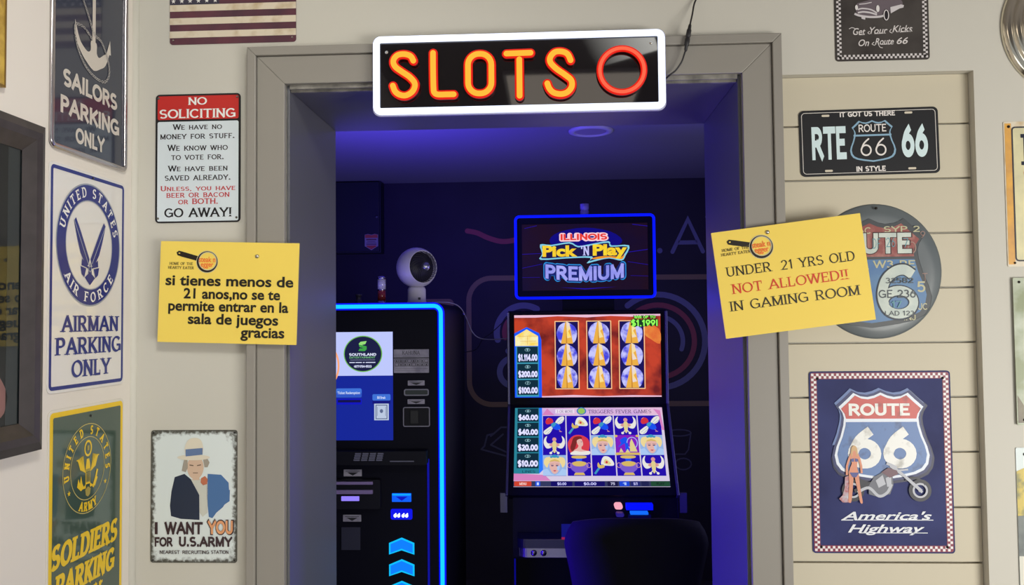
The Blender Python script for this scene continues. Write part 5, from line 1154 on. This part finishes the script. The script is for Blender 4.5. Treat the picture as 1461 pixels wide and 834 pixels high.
    b(.030, Y-.330, .730, .085, Y-.322, .775).build('deck_card', glow(12, 16, 110, 1.0), o, world=True)
    b(.030, Y-.332, .722, .050, Y-.3225, .730).build('red_card_light', glow(150, 30, 70, 1.0), o, world=True)
    mb = MB(); mb.tube([(-.154, Y+.015, .04), (-.154, Y+.015, .84)], .003, 6); mb.build('edge_light', glow(4, 4, 130, 1.0), o, world=True)
    area('topper_border_lamp', (TX, Y-.02, TZ-.185), (TX, Y-1.0, TZ-.9), .5, .02, .45, (.05, .05, 1.0))
slot()

# ------------------------------------------------------------------ gaming chair
def chair():
    y = .72; cx = .2515
    o = empty('gaming_chair', (cx, y+.19, 0), 'black upholstered swivel chair in front of the slot machine', 'chair')
    FB = mat('black_upholstery', (15, 16, 22), .8, spec=.15, bump=.3, nscale=300); ST = mat('chair_black_metal', (30, 30, 34), .3, .5)
    # curved backrest: outline rows from bottom to top, wrapped around the sitter
    rows = []
    for t in [i/16 for i in range(17)]:
        z = .50+.421*t; hw = .158+.060*min(1, t*1.25)**.9
        if t > .80: hw -= .027*((t-.80)/.20)**2
        rows.append((z, hw, t))
    n = 20; mb = MB(); thick = .055
    def shell(off):
        v = []
        for z, hw, t in rows:
            for i in range(n+1):
                s = -1+2*i/n; x = hw*s; crown = -.030*(abs(s)**2.6)*max(0, (t-.55)/.45)
                inset = off*(1-.75*max(abs(s)**6, (2*abs(t-.5))**8))
                v.append((cx+x, y-.02+.085*s*s-.05*t+inset, z+crown))
        return v
    a = shell(-thick/2); b = shell(thick/2); m = n+1; N = len(a); f = []
    for r in range(len(rows)-1):
        for i in range(n):
            k = r*m+i; f.append((k, k+1, k+m+1, k+m)); f.append((N+k, N+k+m, N+k+m+1, N+k+1))
    for i in range(n): f.append((i, N+i, N+i+1, i+1)); k = (len(rows)-1)*m+i; f.append((k, k+1, N+k+1, N+k))
    for r in range(len(rows)-1): k = r*m; f.append((k, k+m, N+k+m, N+k)); k += n; f.append((k, N+k, N+k+m, k+m))
    mb.add(a+b, f); mb.build('backrest', FB, o, world=True, smooth=True)
    mb = MB(); mb.prism(rrect(cx-.21, y+.02, cx+.21, y+.40, .10, 8), .43, .505, 'z'); mb.build('seat', FB, o, world=True, bevel=.02, seg=4)
    mb = MB(); mb.tube(smoothpts([(cx, y+.10, .425), (cx, y-.03, .43), (cx, y-.075, .48), (cx, y-.055, .58)], 5), .016, 10); mb.build('back_bracket', ST, o, world=True)
    mb = MB(); mb.lathe([(0, .43), (.028, .43), (.028, .26), (.038, .255), (.038, .07), (0, .07)], 24, 'z', (cx, y+.19, 0)); mb.build('column', ST, o, world=True)
    for i in range(5):
        a_ = 2*pi*i/5+.3; d = Vector((cos(a_), sin(a_), 0)); c0 = Vector((cx, y+.19, 0))
        mb = MB(); mb.tube([c0+d*.03+Vector((0, 0, .105)), c0+d*.16+Vector((0, 0, .092)), c0+d*.26+Vector((0, 0, .072))], [.022, .018, .014], 10); lg = mb.build('leg', ST, o, world=True)
        mb = MB(); e = c0+d*.255; mb.lathe([(0, -.014), (.026, -.014), (.030, -.008), (.030, .008), (.026, .014), (0, .014)], 20, 'x', (e.x-o.location.x, e.y-o.location.y, .030)); mb.build('caster', mat('caster_rubber', (20, 20, 22), .6), lg)
chair()

# ------------------------------------------------------------------ back wall: painted mural, wall cabinet, ceiling downlight, wires
def mural():
    k = (2.998+1.75)/(2.88+1.75)
    o = empty('wall_mural', (0, 2.9992, 0), 'dark wall mural of painted neon tubes behind the slot machine', 'mural', (R(90), 0, 0))
    F = Front(o, 0, 0, 0, 0, 1.0, 0)
    m_ = lambda x, z: (x*k, 1.5+(z-1.5)*k)
    def put(nm, strokes, w, m, l=1, closed=False): F.put(nm, [sh_stroke([m_(*q) for q in s_], w, 0, True, closed) for s_ in strokes], m, l)
    GY = mat('mural_grey', (112, 114, 140), .6); DR = mat('mural_red', (160, 66, 74), .6); YE = mat('mural_ochre', (138, 112, 78), .6); DG = mat('mural_thin_grey', (84, 84, 104), .6)
    put('red_stroke', [smoothpts([(-.475, 2.030), (-.42, 2.018), (-.36, 1.990), (-.29, 1.968), (-.23, 1.968), (-.16, 1.985), (-.05, 2.02), (.1, 2.02)], 5)], .030, DR)
    put('ochre_frame', [[(1.24, 1.745)]+arc(-.34, 1.625, .13, .13, 90, 180, 10)+arc(-.34, 1.16, .13, .13, 180, 270, 10)+[(1.24, 1.030)]], .030, YE)
    put('ochre_tab', [[(-.76, 1.610), (-.585, 1.610)]], .058, YE)
    F.put('ochre_dot', sh_poly(arc(*m_(-.588, 1.199), .034, .034, 0, 350, 24)), YE, 1)
    put('initial_lettering', [[(.70, 1.892), (.790, 2.078), (.872, 1.892)], [(.735, 1.945), (.840, 1.945)], [(.90, 2.09), (.99, 1.90), (1.08, 2.09)], [(.30, 2.08), (.22, 2.05), (.24, 1.99), (.32, 1.96), (.30, 1.90), (.20, 1.90)]], .024, GY)
    F.put('initial_dot', sh_poly(arc(*m_(.628, 1.900), .016, .016, 0, 350, 20)), GY, 1)
    def ring(c, r, a0, a1, w, m, nm): put(nm, [arc(c[0], c[1], r, r, a0, a1, 30)], w, m, 2)
    c = (.610, 1.385)
    ring(c, .265, -110, 130, .034, GY, 'grey_ring'); ring(c, .205, -110, 130, .030, DR, 'red_ring'); ring(c, .140, -20, 110, .026, GY, 'inner_ring')
    F.put('ring_dot', sh_poly(arc(*m_(.60, 1.275), .022, .022, 0, 350, 20)), GY, 2)
    c = (-.155, 1.44)
    ring(c, .155, 60, 195, .036, GY, 'grey_curve'); ring(c, .110, 60, 195, .030, DR, 'red_curve')
    put('grey_curve_end', [[(-.245, 1.335), (-.15, 1.30)]], .034, GY, 2); ring((-.215, 1.215), .080, 60, 300, .034, GY, 'grey_hook'); F.put('red_dot', sh_poly(arc(*m_(-.215, 1.215), .026, .026, 0, 350, 20)), DR, 2)
    put('diamond_outline', [[(-.385, .80), (-.37, .855), (-.33, .865)], [(-.405, .775), (-.20, .72), (-.10, .80), (-.17, .90), (-.29, .90), (-.35, .85)], [(-.35, .80), (-.28, .86)], [(-.35, .80), (-.22, .74)], [(-.405, .775), (-.385, .795)]], .010, DG)
    put('cup_outline', [[(.655, .86), (.665, .77), (.69, .745), (.75, .745), (.77, .77), (.785, .86)], arc(.72, .865, .066, .018, 0, 355, 18), arc(.74, .69, .045, .032, 0, 355, 16)], .008, DG)
mural()
def cabinet():
    x1 = -.9845; z0 = 1.913
    o = empty('wall_cabinet', (-1.33, 2.99, z0), 'flat dark navy wall cabinet with an orange shield sticker under the ceiling', 'cabinet')
    NV = mat('navy_cabinet', (24, 26, 38), .5)
    mb = MB(); mb.box(-1.69, 2.90, z0, x1, 2.999, 2.333); mb.build('body', NV, o, world=True)
    mb = MB(); mb.box(-1.68, 2.882, z0+.006, x1-.006, 2.899, 2.326); d = mb.build('door', NV, o, world=True, bevel=.002)
    st = empty('shield_sticker', (-1.036, 2.8818, 1.975), 'orange and white shield sticker on the navy wall cabinet', 'sticker', (R(90), 0, 0))
    F = Face(st, .078, .096)
    sh = [(0, .06), (.25, .02), (.5, .07), (.75, .02), (1, .06), (1, .76), (.5, 1.0), (0, .76)]
    F.put('white_shield', F.poly(sh), ink(150, 140, 150), 1)
    F.put('orange_bands', [F.poly([(.03, .08), (.25, .05), (.5, .10), (.75, .05), (.97, .08), (.97, .26), (.03, .26)]), F.poly([(.12, .72), (.88, .72), (.85, .80), (.5, .96), (.15, .80)])], mat('orange_sticker', (200, 84, 66), .5), 2)
    F.put('sticker_lettering', [F.line([(.12, .36), (.88, .36)], .008), F.line([(.2, .48), (.8, .48)], .003), F.line([(.12, .56), (.88, .56)], .003), F.line([(.12, .65), (.88, .65)], .005)], mat('sticker_print', (120, 72, 72), .5), 2)
    mb = MB(); mb.lathe([(0, 2.872), (.008, 2.872), (.008, 2.882)], 16, 'y', (x1-.02, 0, 2.12)); mb.build('door_knob', mat('door_knob_grey', (90, 90, 104), .4, .5), o, world=True)
cabinet()
def downlight():
    c = (.186, 1.77, 2.335)
    o = empty('downlight', c, 'round recessed ceiling downlight, switched off', 'ceiling light')
    mb = MB(); mb.lathe([(.098, 0), (.096, -.006), (.078, -.010), (.070, -.006), (.066, .0)], 48, 'z', c); mb.build('trim_ring', mat('downlight_white', (190, 186, 190), .4), o, world=True)
    mb = MB(); mb.lathe([(.070, -.004), (.050, -.0018), (0, -.0016)], 48, 'z', c); mb.build('lens', mat('downlight_lens', (150, 140, 150), .5), o, world=True)
downlight()
def wires():
    o = empty('fan_cord', (-.39, 1.25, 1.56), 'thin white cord drooping from the kiosk to the slot machine', 'cord')
    f = lambda px, py, y: (-.146+(px-735)*.0028*(y+1.75)/3.25+.0, y, 1.5+(1.1604-1.5-(py-580)*.0028)*(y+1.75)/3.25)
    pts = [(-.415, 1.06, 1.572), (-.375, 1.25, 1.575), (-.345, 1.35, 1.555), (-.33, 1.47, 1.50), (-.315, 1.50, 1.46), (-.290, 1.53, 1.437), (-.245, 1.56, 1.430), (-.20, 1.58, 1.432), (-.180, 1.59, 1.433)]
    mb = MB(); mb.tube(smoothpts(pts, 6), .0022, 8); mb.build('white_lead', mat('white_cord', (150, 146, 160), .5), o, world=True)
    o = empty('signal_wire', (-.30, 1.6, 1.4), 'thin dark wire sagging behind the white cord', 'cord')
    pts = [(-.37, 1.48, 1.375), (-.345, 1.55, 1.38), (-.31, 1.60, 1.39), (-.285, 1.62, 1.43), (-.25, 1.62, 1.455), (-.20, 1.62, 1.50), (-.180, 1.62, 1.522)]
    mb = MB(); mb.tube(smoothpts(pts, 6), .0018, 8); mb.build('dark_lead', mat('dark_wire', (20, 18, 26), .6), o, world=True)
wires()
